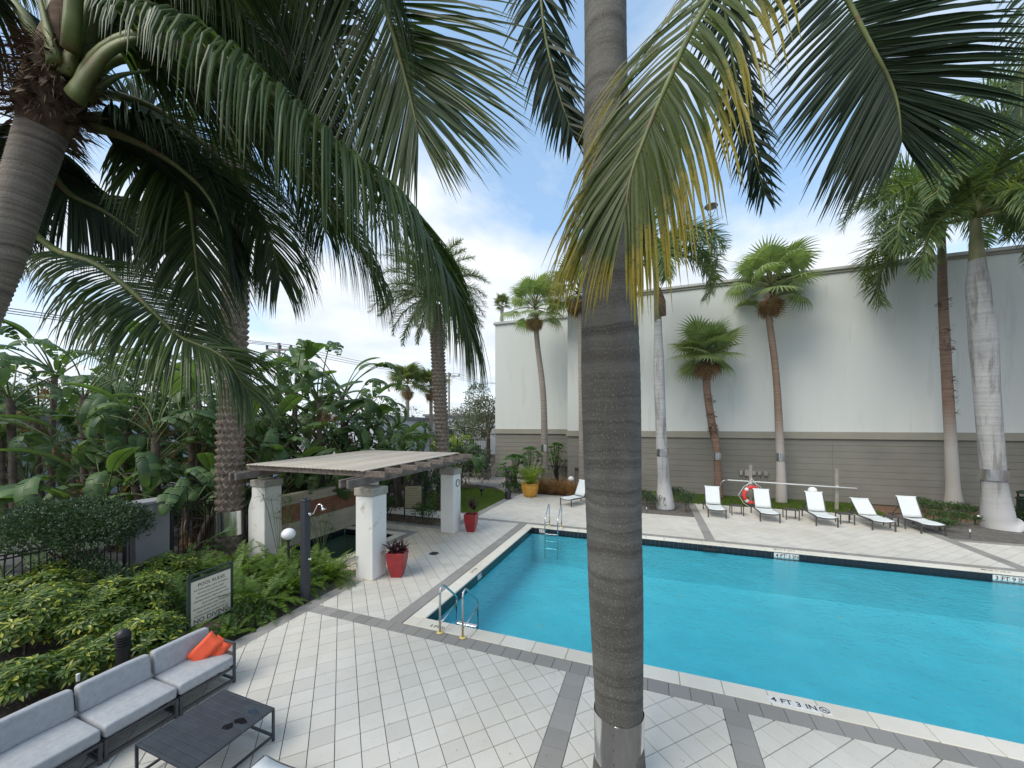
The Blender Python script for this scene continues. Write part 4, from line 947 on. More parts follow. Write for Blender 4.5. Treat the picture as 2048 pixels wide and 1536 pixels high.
def nf(ctrl, side, leaf, **k):
    return frond(rp_, org, [top+org]+[P(*c) for c in ctrl], side, leaf, **k)
ko = dict(ln=.70, w_=.045, droop=.32, a0=52, a1=26, n=130, segs=4, rad=(.03, .004), lift=.05, plume=.35)
nf([(1130, -560, 4.2), (1090, -250, 4.3), (1082, 0, 4.35), (1110, 160, 4.35), (1145, 270, 4.3)], CR, 'lf_backlit', seed=3, start=.28, **ko)
nf([(1300, -520, 4.4), (1420, -200, 4.8), (1455, 60, 5.0), (1490, 240, 5.1), (1530, 390, 5.2)], CR, 'lf_backlit', seed=4, start=.3, **ko)
nf([(1400, -500, 4.2), (1500, -250, 4.3), (1560, -60, 4.6)], CR, 'lf_backlit', seed=6, start=.3, **ko)
# ------------------------------------------------------------------ coconut palm whose stem stands right of the view
org2 = Vector((P(2350, 800, 3.3).x, P(2350, 800, 3.3).y, 0))
cp2 = thing('coconut_palm', 'coconut palm outside the right edge whose yellowing frond hangs over the pool', 'palm tree', org2)
trunk(cp2, [(0, 0, 0), (0.1, .1, 3), (0, 0, 6.5), (-.15, .1, 9.0)], [.26, .2, .18, .18], 'bark_coco', 18, .02, .07)
c2t = org2+Vector((-.15, .1, 9.1))
def nf2(ctrl, side, leaf, **k): return frond(cp2, org2, [c2t]+[P(*c) for c in ctrl], side, leaf, **k)
nf2([(2100, -650, 3.0), (1800, -420, 2.9), (1600, -230, 2.8), (1419, 0, 2.72), (1331, 176, 2.68), (1285, 287, 2.66), (1262, 352, 2.66), (1250, 425, 2.66)], CR*.70+CF*.71, 'lf_yel', n=125, ln=1.34, w_=.040, droop=.62, a0=58, a1=12, start=.34, segs=5, fold=.5, seed=11, rad=(.03, .005), lift=.0, jit=.07, label='yellowing frond hanging in front of the central trunk')
nf([(1330, -620, 4.1), (1540, -300, 4.05), (1680, -30, 3.95), (1743, 93, 3.9), (1778, 160, 3.9), (1796, 215, 3.9), (1803, 280, 3.9)], CR*.97-CF*.2, 'lf_backlit', n=104, ln=1.34, w_=.056, droop=.12, a0=80, a1=24, start=.36, segs=5, fold=.5, seed=12, rad=(.034, .006), lift=.0, jit=.07, label='dark frond seen from below against the sky')
nf2([(2300, -500, 4.0), (2120, -250, 4.4), (2055, 30, 4.6), (2040, 260, 4.7)], CR, 'lf_coco', n=80, ln=.6, w_=.04, droop=.3, a0=70, a1=25, start=.3, segs=4, seed=13, rad=(.03, .005))
nf2([(2050, -620, 3.0), (1750, -500, 2.9), (1500, -300, 2.8), (1420, -150, 2.9)], CR, 'lf_coco', n=80, ln=.8, w_=.05, droop=.4, a0=75, a1=25, start=.4, segs=5, fold=.5, seed=14, rad=(.03, .005))
# ------------------------------------------------------------------ coconut palm, near left
cc = P(128, 215, 3.2); o3 = P(-330, 1750, 3.1); org3 = Vector((o3.x, o3.y, 0))
cp = thing('coconut_palm', 'leaning coconut palm with big drooping fronds at upper left', 'palm tree', org3)
cp['group'] = cp2['group'] = 'coconut palms near the balcony'
trunk(cp, [(0, 0, 0), tuple(P(-160, 1150, 3.1)-org3), tuple(P(-95, 760, 3.15)-org3), tuple(P(6, 500, 3.2)-org3), tuple(P(56, 350, 3.2)-org3), tuple(P(88, 250, 3.2)-org3)],
      [.22, .18, .145, .138, .142, .145], 'bark_coco', 36, .028, .055, 2)
hd = P(104, 190, 3.2)-org3
m = MB(); m.tube([tuple(P(86, 262, 3.2)-org3), tuple(P(96, 215, 3.2)-org3), tuple(P(115, 140, 3.2)-org3), tuple(P(150, 20, 3.2)-org3), tuple(P(175, -90, 3.2)-org3)], [.145, .19, .17, .12, .08], 24)
fb = m.build('crown_base', M['fiber'], cp, smooth=True)
rg = random.Random(21); m = MB()
for i in range(1500):       # coir fibres and torn sheaths
    a = rg.uniform(0, 2*PI); h = rg.uniform(-.12, .55); c = P(95+h*50, 225-h*230, 3.2)-org3; rr0 = .165-.06*max(0, h)
    p = c+Vector((math.cos(a), math.sin(a), 0))*rr0; d = (Vector((math.cos(a), math.sin(a), rg.uniform(-.9, .6)))).normalized()
    blade(m, p-d*.05, d, d.cross(UP).normalized(), rg.uniform(.12, .34), rg.uniform(.003, .012) if i % 12 else .05, 3, rg.uniform(.1, .9))
ff = m.build('fibre_sheath', M['fiber'], cp); ff['kind'] = 'stuff'
def ff_(ctrl, side, leaf='lf_coco', pr=.05, **k):
    kk = dict(n=185, ln=1.2, w_=.032, droop=.5, a0=72, a1=22, start=.22, segs=5, fold=.45, rad=(pr, .005), lift=.05, jit=.09); kk.update(k)
    return frond(cp, org3, [P(*c) for c in ctrl], side, leaf, **kk)
def petiole(ctrl, r0, r1):
    pts = crom([P(*c)-org3 for c in ctrl], 14); MB().tube(pts, [r0*(1-i/14)**1.6+r1 for i in range(15)], 12, ell=.55).build('petiole', M['petiole'], cp, smooth=True)
D3 = 3.2
ff_([(150, 190, 3.6), (230, 120, 3.8), (330, 130, 3.9), (470, 210, 4.0), (590, 320, 4.0), (690, 440, 4.0), (760, 560, 4.0)], CF, seed=51, droop=1.5, ln=1.3)
ff_([(150, 150, 3.8), (240, 0, 4.2), (380, -40, 4.4), (520, 40, 4.5), (630, 170, 4.5), (700, 330, 4.5)], CF*.9+CR*.3, seed=52, droop=1.4, ln=1.3, leaf='lf_backlit')
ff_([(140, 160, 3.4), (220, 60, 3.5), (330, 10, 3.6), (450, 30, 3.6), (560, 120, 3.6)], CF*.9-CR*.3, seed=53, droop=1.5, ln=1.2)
ff_([(120, 235, 3.9), (90, 300, 4.3), (130, 380, 4.5), (220, 430, 4.6), (310, 500, 4.6)], CF, seed=54, droop=1.0, ln=.95, leaf='lf_backlit')
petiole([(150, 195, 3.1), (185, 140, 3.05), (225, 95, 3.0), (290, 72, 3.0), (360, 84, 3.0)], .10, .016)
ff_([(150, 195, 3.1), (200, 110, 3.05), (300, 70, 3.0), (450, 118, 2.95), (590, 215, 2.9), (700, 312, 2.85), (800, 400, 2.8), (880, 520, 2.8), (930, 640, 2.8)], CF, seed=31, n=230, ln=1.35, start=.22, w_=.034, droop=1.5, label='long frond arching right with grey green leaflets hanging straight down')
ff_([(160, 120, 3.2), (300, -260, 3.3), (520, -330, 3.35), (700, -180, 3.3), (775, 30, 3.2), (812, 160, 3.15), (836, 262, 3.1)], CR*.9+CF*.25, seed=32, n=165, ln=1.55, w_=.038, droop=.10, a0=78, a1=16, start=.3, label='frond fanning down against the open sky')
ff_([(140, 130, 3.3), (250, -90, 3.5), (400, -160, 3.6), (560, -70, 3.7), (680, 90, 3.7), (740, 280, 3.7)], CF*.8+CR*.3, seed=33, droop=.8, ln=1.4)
ff_([(170, 250, 3.4), (220, 262, 3.5), (300, 296, 3.6), (376, 349, 3.7), (427, 410, 3.7), (462, 520, 3.7)], CF, seed=34, droop=.8, ln=1.1, start=.15, leaf='lf_backlit')
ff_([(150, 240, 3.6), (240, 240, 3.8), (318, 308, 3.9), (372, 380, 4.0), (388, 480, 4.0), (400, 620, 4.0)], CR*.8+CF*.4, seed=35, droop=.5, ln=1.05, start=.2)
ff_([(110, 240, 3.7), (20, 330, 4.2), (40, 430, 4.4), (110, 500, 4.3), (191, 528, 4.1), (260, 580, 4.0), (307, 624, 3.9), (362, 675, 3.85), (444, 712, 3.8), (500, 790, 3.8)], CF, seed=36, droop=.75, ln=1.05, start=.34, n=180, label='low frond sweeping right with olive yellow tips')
ff_([(130, 150, 3.4), (110, -50, 3.8), (200, -150, 4.1), (360, -100, 4.4), (480, 60, 4.5), (560, 260, 4.5)], CR*.5+CF*.8, seed=37, droop=.7, ln=1.25, leaf='lf_backlit')
ff_([(100, 160, 3.2), (40, 20, 3.2), (-60, -40, 3.2), (-180, 40, 3.2), (-250, 220, 3.2)], CF, seed=38, droop=.8, ln=.9, leaf='lf_backlit')
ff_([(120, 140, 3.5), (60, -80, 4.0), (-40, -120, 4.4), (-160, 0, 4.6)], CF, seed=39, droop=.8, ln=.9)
ff_([(160, 180, 3.6), (260, 60, 4.1), (380, 40, 4.5), (520, 130, 4.8), (620, 300, 4.9), (650, 460, 4.9)], CR*.4+CF*.9, seed=40, droop=.9, ln=1.25, leaf='lf_backlit')
ff_([(120, 230, 3.5), (60, 280, 4.0), (10, 380, 4.3), (-20, 520, 4.4)], CR, seed=41, droop=.4, ln=.8, leaf='lf_backlit')
ff_([(150, 210, 3.5), (220, 190, 3.9), (330, 230, 4.3), (450, 330, 4.5), (530, 450, 4.6), (560, 560, 4.6)], CF*.8+CR*.5, seed=42, droop=.9, ln=1.2)
ff_([(140, 100, 3.0), (180, -250, 2.9), (330, -420, 2.8), (560, -380, 2.8), (700, -200, 2.8), (760, -60, 2.8)], CF, seed=43, droop=.9, ln=1.4)
petiole([(130, 150, 3.1), (165, 40, 3.1), (200, -60, 3.1), (240, -150, 3.1)], .065, .02); petiole([(110, 130, 3.05), (92, 50, 3.05), (70, -40, 3.05)], .06, .02); petiole([(170, 200, 3.3), (230, 155, 3.4), (300, 140, 3.5)], .07, .016)

# ------------------------------------------------------------------ palms beyond the pool
def base_of(px, D, z=0): p = P(px, 900, D); return Vector((p.x, p.y, z))
def fan_mesh(mat_stem, mat_leaf, r, nseg, seed, droopy, pl, spread=150, fold=.25):
    """costapalmate leaf: petiole along +X then a pleated fan; returns (stem, fan) meshes"""
    rg = random.Random(seed); sm = MB()
    pts = [(0, 0, 0), (pl*.5, 0, pl*.10), (pl, 0, pl*.05)]; sm.tube(crom(pts, 6), [.022]*4+[.014]*3, 5)
    fm = MB(); c = Vector((pl, 0, pl*.05))
    for i in range(nseg):
        a = R(-spread+2*spread*(i+.5)/nseg); ln = r*(1-.22*abs(a/PI)**1.5)*rg.uniform(.93, 1.05)
        d = Vector((math.cos(a), math.sin(a), -.05-.12*abs(math.sin(a)))).normalized(); half = r*math.sin(R(spread)/nseg)*.92
        pr = [(.02, .05), (.25, .27), (.46, .50), (.74, .26), (1.0, .01)]; vs = []; uvs = []; fs = []
        q = c.copy(); dr = d.copy(); last = 0; sd = Vector((-math.sin(a), math.cos(a), 0))
        for k, (t, w_) in enumerate(pr):
            q = q+dr*(t-last)*ln; last = t; n = dr.cross(sd).normalized()
            wv = half*w_
            vs += [q-sd*wv-n*0, q+n*wv*fold, q+sd*wv]
            if t >= .46: dr = (dr+Vector((0, 0, -1))*droopy*rg.uniform(.6, 1.3)).normalized()
        for k in range(4):
            for j in range(2): fs.append((k*3+j, k*3+j+1, k*3+4+j, k*3+3+j)); uvs.append([(0, pr[k][0])]*2+[(1, pr[k+1][0])]*2)
        fm.add(vs, fs, uvs)
    return sm.mesh('petiole', M[mat_stem]), fm.mesh('leaf_fan', M[mat_leaf])
FAN = [fan_mesh('petiole', 'lf_wash', .80, 30, i, [.6, .9, .25][i], [.95, 1.05, .9][i]) for i in range(3)]
FAN_S = [fan_mesh('petiole', 'lf_wash', .80, 30, i+9, .18, .7, 165) for i in range(2)]
FAN_D = [fan_mesh('petiole_b', 'lf_dead', .7, 22, i+5, .6, .6, 110, .5) for i in range(2)]
FAN_T = [fan_mesh('petiole_b', 'lf_straw', .7, 22, i+15, .6, .6, 100, .5) for i in range(2)]
FAN_B = [fan_mesh('petiole', 'lf_sab', .8, 24, i+25, .5, .8, 150) for i in range(2)]
def fan_palm(label, base, path, rads, bark, crown, R_, n, seed, fans, dead, ndead, el0=-25, el1=80, band=None, tk=None, collar=True, group='fan palms by the wall'):
    rg = random.Random(seed); t = thing('fan_palm', label, 'palm tree', base, group=group)
    trunk(t, [tuple(Vector(p)-base) for p in path], rads, bark, 14, .03, .13, seed)
    c = Vector(crown)-base
    for i in range(n):
        u = (i+.5)/n; el = R(el0+(el1-el0)*u**.9+rg.uniform(-8, 8)); az = i*2.39996+rg.uniform(-.2, .2)
        st, fn = fans[i % len(fans)]; s_ = R_*rg.uniform(.86, 1.08)*(1 if u < .85 else .8)
        rot = Euler((rg.uniform(-.35, .35), -el, az), 'XYZ')
        f = link('frond', st, t, loc=tuple(c+Vector((0, 0, .25*u))), rot=rot, scale=s_); l = link('leaf_fan', fn, f)
    for i in range(ndead):
        az = i*2.39996+rg.uniform(-.4, .4)+.8; st, fn = dead[i % len(dead)]
        f = link('dead_frond', st, t, loc=tuple(c+Vector((0, 0, -.1))), rot=Euler((rg.uniform(-.5, .5), R(rg.uniform(62, 86)), az), 'XYZ'), scale=R_*rg.uniform(.75, 1.0)); link('leaf_fan', fn, f)
        f['label'] = 'brown dead frond hanging below the crown'
    if collar:
        m = MB()
        for i in range(60):
            a = rg.uniform(0, 2*PI); z = rg.uniform(-.9, .15); d = Vector((math.cos(a), math.sin(a), rg.uniform(.2, 1.2))).normalized()
            blade(m, c+Vector((math.cos(a)*rads[-1]*.9, math.sin(a)*rads[-1]*.9, z)), d, Vector((-math.sin(a), math.cos(a), 0)), rg.uniform(.15, .3), .07, 3, .1)
        o = m.build('leaf_base', M['fiber'], t); o['kind'] = 'stuff'
    if band: metal_band(t, tuple(Vector(band[0])-base), band[1], band[2])
    return t
D = 24.2; b0 = base_of(1090, D); fan_palm('slender fan palm in front of the left end of the white building', b0, [b0, P(1087, 800, D), P(1075, 690, D), P(1070, 625, D)], [.24, .2, .17, .16], 'bark_wash2', P(1070, 618, D), 1.42, 24, 1, FAN, FAN_T, 12, -30, 82, (P(1089, 896, D), .235, .45))
D = 23.0; b0 = base_of(1165, D); fan_palm('fan palm mostly hidden behind the central trunk', b0, [b0, P(1163, 800, D), P(1160, 600, D)], [.22, .18, .16], 'bark_wash2', P(1158, 585, D), 1.4, 25, 2, FAN, FAN_D, 10, -28, 82)
D = 19.3; b0 = base_of(1563, D); fan_palm('tall fan palm with brown skirt behind the row of loungers', b0, [b0, P(1560, 900, D), P(1552, 750, D), P(1536, 620, D), P(1538, 590, D)], [.26, .19, .155, .15, .14], 'bark_wash', P(1541, 575, D), 1.5, 27, 3, FAN, FAN_D, 9, -28, 84, (P(1561, 914, D), .212, .42))
D = 20.3; b0 = base_of(1438, D); fan_palm('short fan palm with stiff spiky fans and peeling reddish trunk', b0, [b0, P(1434, 905, D), P(1424, 850, D), P(1414, 780, D), P(1412, 720, D)], [.21, .19, .2, .19, .2], 'bark_red', P(1412, 705, D), 1.45, 26, 4, FAN_S, FAN_D, 7, -40, 85, (P(1434, 912, D), .215, .38))
# far cabbage palms over the shrubs
for px, py, D, lab in ((815, 768, 42, 'round headed palm in the distance above the banana plants'), (862, 772, 44, 'second distant palm crown just left of the date palm trunk'), (1004, 610, 44, 'palm crown tip just showing above the building corner')):
    b0 = base_of(px, D); fan_palm(lab, b0, [b0, P(px, py+4, D)], [.2, .2], 'bark_wash2', P(px, py, D), 1.75 if px < 900 else .9, 26, int(px), FAN_B, FAN_T, 8 if px < 900 else 0, -20, 85, None, collar=False, group='distant palms')

def feather_meshes(seed, arch, leaf, Ln=2.4, n=62, ln=.55, w_=.04, droop=.25, plume=.5, a0=60, a1=30, start=.15, pet='petiole', rad=(.035, .006)):
    """generic feather frond rising from the origin along +X then arching"""
    pts = [Vector((0, 0, 0))]; el = arch[0]; q = Vector((0, 0, 0))
    for i in range(6): q = q+Vector((math.cos(R(el)), 0, math.sin(R(el))))*Ln/6; pts.append(q.copy()); el -= arch[1]*(1+i*.12)
    rm, lm = pinnate(pts, (0, 1, 0), n=n, ln=ln, w_=w_, droop=droop, a0=a0, a1=a1, start=start, segs=3, seed=seed, rad=rad, plume=plume, n2=14)
    return rm.mesh('frond', M[pet], True), lm.mesh('leaflets', M[leaf])
def feather_palm(label, base, path, rads, bark, crown, fr, azs, seed, scale=1.0, shaft=None, band=None, tn=18, group='feather palms', ring=.004, ringh=.2, name='royal_palm', jitter=.15, extra=0):
    rg = random.Random(seed); t = thing(name, label, 'palm tree', base, group=group)
    trunk(t, [tuple(Vector(p)-base) for p in path], rads, bark, tn, ring, ringh, seed)
    c = Vector(crown)-base
    if shaft:
        q = [Vector(p)-base for p in shaft[0]]; MB().tube(crom(q, 8), [shaft[1]*(1-i/8*.55) for i in range(9)], 14).build('crownshaft', M['shaft'], t, smooth=True)
    azs = list(azs)+[(i*360/extra+17, (i*7) % 4) for i in range(extra)] if extra else azs
    for i, (az, k) in enumerate(azs):
        rmesh, lmesh = fr[k % len(fr)]
        f = link('frond', rmesh, t, loc=tuple(c), rot=Euler((rg.uniform(-.2, .2), rg.uniform(-.1, .1), R(az)+rg.uniform(-jitter, jitter)), 'XYZ'), scale=scale*rg.uniform(.92, 1.06)); l = link('leaflets', lmesh, f); l['kind'] = 'stuff'
    if band: metal_band(t, tuple(Vector(band[0])-base), band[1], band[2])
    return t
RF = [feather_meshes(1, (60, 21), 'lf_royal', 2.7, 130, .60, .036, .35, .45, 62, 32), feather_meshes(2, (36, 21), 'lf_royal', 2.7, 130, .60, .036, .4, .45, 62, 32),
      feather_meshes(3, (78, 16), 'lf_royal', 2.5, 120, .55, .036, .3, .45, 55, 30), feather_meshes(4, (10, 18), 'lf_royal', 2.5, 126, .58, .036, .45, .45, 60, 30)]
YD = math.degrees(YAW)
# azimuths are world degrees; camera right = YAW, towards camera = YAW-90
D = 17.9; b0 = base_of(1331, D)
feather_palm('royal palm with white flared trunk in the small planting bed', b0, [b0, P(1327, 950, D), P(1322, 860, D), P(1318, 740, D), P(1316, 640, D)], [.42, .27, .24, .24, .17], 'bark_royal', P(1308, 515, D),
             RF, [(YD+0, 1), (YD+25, 0), (YD-50, 1), (YD-100, 3), (YD+180, 3), (YD+150, 1), (YD+70, 0), (YD+120, 2), (YD-20, 3), (YD-140, 1), (YD+200, 2)], 5, 1.6, ([P(1316, 645, D), P(1312, 560, D), P(1308, 500, D)], .17), (P(1325, 905, D), .272, .36), extra=3)
sh = MB(); k_ = P(1318, 575, D-.2)-b0; e_ = P(1327, 632, D-.25)-b0; sh.tube([tuple(k_), tuple((k_+e_)/2+CR*.04), tuple(e_)], [.06, .16, .12], 10, ell=.4); sh.build('hanging_leaf_sheath', M['fiber'], [o for o in bpy.data.objects if o.get('label', '').startswith('royal palm with white flared')][0], smooth=True)
D = 14.6; b0 = base_of(2003, D)
feather_palm('big royal palm with swollen grey white trunk at the right', b0, [b0, P(1996, 1035, D), P(1987, 950, D), P(1975, 800, D), P(1967, 690, D), P(1957, 590, D), P(1953, 520, D)], [.62, .44, .34, .345, .375, .33, .24], 'bark_royal', P(1950, 435, D),
             RF, [(YD-90, 1), (YD-75, 3), (YD-150, 0), (YD-175, 1), (YD+170, 0), (YD+0, 1), (YD-20, 3), (YD+20, 0), (YD+90, 0), (YD+130, 2), (YD+60, 2), (YD-45, 0), (YD-120, 3), (YD+200, 3), (YD+110, 1), (YD-60, 2)], 6, 1.85, ([P(1954, 540, D), P(1952, 470, D), P(1950, 420, D)], .24), (P(1987, 949, D), .385, .43), tn=26, extra=3)
D = 17.0; b0 = base_of(1908, D)
feather_palm('brown trunked palm with a dark sooty base left of the big royal palm', b0, [b0, P(1905, 960, D), P(1900, 860, D), P(1892, 720, D), P(1886, 600, D), P(1884, 520, D)], [.34, .23, .2, .18, .165, .15], 'bark_brown', P(1882, 420, D),
             RF, [(YD+178, 1), (YD-170, 0), (YD-140, 1), (YD-110, 0), (YD-90, 3), (YD-60, 1), (YD-20, 0), (YD+15, 1), (YD+60, 0), (YD+100, 2), (YD+140, 0), (YD+160, 2), (YD-155, 3), (YD-120, 2)], 7, 1.7, ([P(1884, 530, D), P(1883, 460, D), P(1882, 400, D)], .16), extra=2)
D = 16.0; b0 = base_of(2120, D)
feather_palm('feather palm outside the right edge with fronds reaching into the sky', b0, [b0, P(2110, 600, D), P(2105, 260, D)], [.3, .25, .2], 'bark_royal', P(2100, 230, D),
             RF, [(YD+180, 0), (YD-160, 1), (YD+150, 1), (YD-120, 0), (YD-90, 1), (YD+120, 2), (YD+175, 3), (YD-140, 3)], 8, 1.8)
rg = random.Random(77); m = MB()   # torn leaf stubs on the brown trunk
host = [o for o in bpy.data.objects if o.get('label', '').startswith('brown trunked palm')][0]
for i in range(240):
    py = rg.choice([660, 690, 700, 760, 775, 790, 800, 828, 610])+rg.uniform(-9, 9); c = P(1887+(py-600)*.075, py, 17.0)-Vector(host.location); a = rg.uniform(0, 2*PI)
    d = Vector((math.cos(a), math.sin(a), rg.uniform(-.6, .9))).normalized(); blade(m, c+Vector((math.cos(a), math.sin(a), 0))*.18, d, Vector((-math.sin(a), math.cos(a), 0)), rg.uniform(.06, .17), rg.uniform(.04, .1), 3, .3)
o = m.build('bark_stub', M['fiber'], host); o['kind'] = 'stuff'
host = [o for o in bpy.data.objects if o.get('label', '').startswith('short fan palm')][0]; m = MB()
for i in range(160):
    py = rg.choice([850, 856, 862, 800, 830])+rg.uniform(-7, 7); c = P(1417+(py-780)*.11, py, 20.3)-Vector(host.location); a = rg.uniform(0, 2*PI)
    d = Vector((math.cos(a), math.sin(a), rg.uniform(-1.0, .6))).normalized(); blade(m, c+Vector((math.cos(a), math.sin(a), 0))*.18, d, Vector((-math.sin(a), math.cos(a), 0)), rg.uniform(.1, .26), rg.uniform(.05, .12), 3, .5)
o = m.build('bark_stub', M['fiber'], host); o['kind'] = 'stuff'

# ------------------------------------------------------------------ date palms
DF = [feather_meshes(11, (75, 12), 'lf_date', 3.2, 130, .46, .032, .1, .6, 50, 28, rad=(.04, .006)), feather_meshes(12, (50, 14), 'lf_date', 3.3, 130, .46, .032, .12, .6, 50, 28, rad=(.04, .006)),
      feather_meshes(13, (22, 13), 'lf_date', 3.2, 130, .46, .032, .12, .6, 50, 28, rad=(.04, .006)), feather_meshes(14, (-8, 12), 'lf_date', 3.0, 126, .44, .032, .15, .6, 50, 28, rad=(.04, .006))]
def date_palm(label, base, path, r, crown, rows, per, seed, n=46, sc=1.0, boots_from=.0, band=None):
    rg = random.Random(seed); azs = [(i*137.5, 0 if i > n*.75 else (1 if i > n*.5 else (2 if i > n*.22 else 3))) for i in range(n)]
    t = feather_palm(label, base, path, [r*.86]*len(path), 'bark_wash2', crown, DF, azs, seed, sc, None, band, 16, 'date palms', 0, .3, 'date_palm')
    P_ = crom([Vector(p)-base for p in path], rows); m = MB()
    for i in range(rows):
        c = P_[i]; h = (P_[min(i+1, rows)]-P_[i]).length or (P_[i]-P_[i-1]).length
        for j in range(per):
            a = 2*PI*(j+.5*(i % 2))/per+rg.uniform(-.05, .05); u = Vector((math.cos(a), math.sin(a), 0)); s = Vector((-u.y, u.x, 0)); w_ = PI*r/per*1.06
            k = rg.uniform(.85, 1.2); o = r*.10*k
            q = [c+u*r*.80-UP*h*.2, c+u*(r*.86)+s*w_+UP*h*.5, c+u*(r*.80)+UP*h*1.2, c+u*(r*.86)-s*w_+UP*h*.5, c+u*(r+o)+s*w_*.55+UP*h*.75, c+u*(r+o*1.3)+UP*h*.95, c+u*(r+o)-s*w_*.55+UP*h*.75, c+u*(r*.9)+UP*h*.1]
            m.add(q, [(0, 1, 4, 7), (0, 7, 6, 3), (7, 4, 5), (7, 5, 6), (1, 2, 5, 4), (3, 6, 5, 2)])
    o = m.build('boot', M['boot'], t); o['kind'] = 'stuff'; return t
D = 11.3; b0 = base_of(460, D)
date_palm('thick date palm trunk with metal band in front of the picket fence', b0, [b0, P(461, 900, D), P(468, 700, D), P(470, 520, D), P(474, 300, D), P(476, 170, D)], .335, P(476, 150, D), 74, 13, 1, 44, 1.0, band=(P(461, 1043, D), .385, .72))
D = 18.2; b0 = base_of(888, D)
date_palm('date palm behind the pergola with pale green feathery crown', b0, [b0, P(884, 880, D), P(878, 760, D), P(873, 660, D), P(868, 610, D)], .32, P(866, 596, D), 62, 11, 2, 50, 1.02)

# ------------------------------------------------------------------ giant white bird of paradise / banana thicket
def big_leaf(seed, ln=1.5, w_=.46, torn=.6, pet=1.6, lean=1.0):
    rg = random.Random(seed); ns = 24; sm = MB(); el = R(78); q = Vector((0, 0, 0)); pts = [q.copy()]
    for i in range(6): q = q+Vector((math.cos(el), 0, math.sin(el)))*pet/6; pts.append(q.copy()); el -= R(4*lean)
    bp = []; e2 = el
    for i in range(ns+1): bp.append(q.copy()); q = q+Vector((math.cos(e2), 0, math.sin(e2)))*ln/ns; e2 -= R(4.2*lean*rg.uniform(.7, 1.3))
    sm.tube(pts+bp[1::4], [.028*(1-i/16) for i in range(len(pts))]+[.012]*len(bp[1::4]), 6)
    lm = MB()
    for sg in (-1, 1):
        i = 0
        while i < ns:
            g = 1 if rg.random() < torn else rg.choice((2, 3, 5)); g = min(g, ns-i); dr = rg.uniform(.12, .75) if torn > .2 else .12; vs = []; fs = []; uvs = []
            for j in range(g+1):
                t = (i+j)/ns; gap = (rg.choice((.006, .015, .045)) if torn > .2 else 0); p = bp[i+j]; wv = w_*math.sin(PI*min(1, t*.93+.045))**.62*.5
                if j == 0: p = p+(bp[i+1]-bp[i])*gap*8
                if j == g: p = p-(bp[i+g]-bp[i+g-1])*gap*8
                T_ = (bp[min(i+j+1, ns)]-bp[max(i+j-1, 0)]).normalized(); nrm = Vector((-T_.z, 0, T_.x)); up = .35*(1 if torn < .2 else .6)
                a = p; b_ = p+Vector((0, sg, 0))*wv*.55+nrm*wv*up*.6+T_*wv*.12; c = p+Vector((0, sg, 0))*wv*(1-.25*dr)+nrm*wv*(up*.6-dr*.9)+T_*wv*.22
                vs += [a, b_, c]
            for j in range(g):
                for k in (0, 1): fs.append((j*3+k, j*3+k+1, j*3+4+k, j*3+3+k)); uvs.append([(0, k*.5), (0, k*.5+.5), (1, k*.5+.5), (1, k*.5)])
            lm.add(vs, fs, uvs); i += g
    return sm, lm
BL = []
for i in range(8):
    a, b = big_leaf(i+50, [1.5, 1.7, 1.3, 1.6, 1.4, 1.5, 1.2, 1.8][i], [.5, .46, .55, .5, .42, .5, .48, .5][i], [.35, .5, .1, .45, .6, .08, .3, .5][i], [1.5, 1.7, 1.3, 1.9, 1.4, 1.6, 1.0, 1.5][i], [1.0, 1.5, .6, 1.2, 1.9, .5, 1.2, 1.7][i])
    BL.append((a.mesh('petiole', M['stem_g'], True), b.mesh('leaf_blade', M['lf_strel' if i not in (2, 5) else 'lf_strel2'], True)))
a, b = big_leaf(70, 1.3, .3, .9, 1.0, 2.9); BLD = (a.mesh('petiole', M['stem_b'], True), b.mesh('leaf_blade', M['lf_dead'], True))
def bird_plant(label, pos, H_, n, seed, sc=1.0, stems=2, dead=2, el=(15, 75), group='giant bird of paradise plants along the fence'):
    rg = random.Random(seed); t = thing('bird_of_paradise_plant', label, 'tropical plant', (pos.x, pos.y, 0), rg.uniform(0, 6), group=group)
    for s_ in range(stems):
        a = rg.uniform(0, 6.28); off = Vector((math.cos(a), math.sin(a), 0))*(.28*s_); h = H_*(1-.22*s_)*rg.uniform(.9, 1.05); tip = off*1.8+Vector((rg.uniform(-.15, .15), rg.uniform(-.15, .15), h))
        if h > .3:
            trunk(t, [tuple(off), tuple(off.lerp(tip, .5)+Vector((rg.uniform(-.06, .06), 0, 0))), tuple(tip)], [.12, .10, .11], 'stem_b', 9, .06, .12, seed, 'stem')
        m = max(3, n//stems)
        az0 = rg.uniform(0, 6.28)
        for i in range(m):
            k = rg.randrange(8); st_, bl = BL[k]; az = az0+(PI if i % 2 else 0)+rg.gauss(0, .55); tilt = (i/m)*.6
            f = link('leaf', st_, t, loc=tuple(tip-Vector((0, 0, rg.uniform(.02, .3)))), rot=Euler((rg.uniform(-.5, .5), tilt*rg.uniform(.7, 1.2), az), 'XYZ'), scale=sc*rg.uniform(.75, 1.05)); link('leaf_blade', bl, f, rot=(rg.uniform(-.3, .3)*0, 0, 0))
        for i in range(dead):
            f = link('dead_leaf', BLD[0], t, loc=tuple(tip-Vector((0, 0, .35))), rot=Euler((0, rg.uniform(.9, 1.3), rg.uniform(0, 6.28)), 'XYZ'), scale=sc*rg.uniform(.7, .95)); link('leaf_blade', BLD[1], f)
    return t
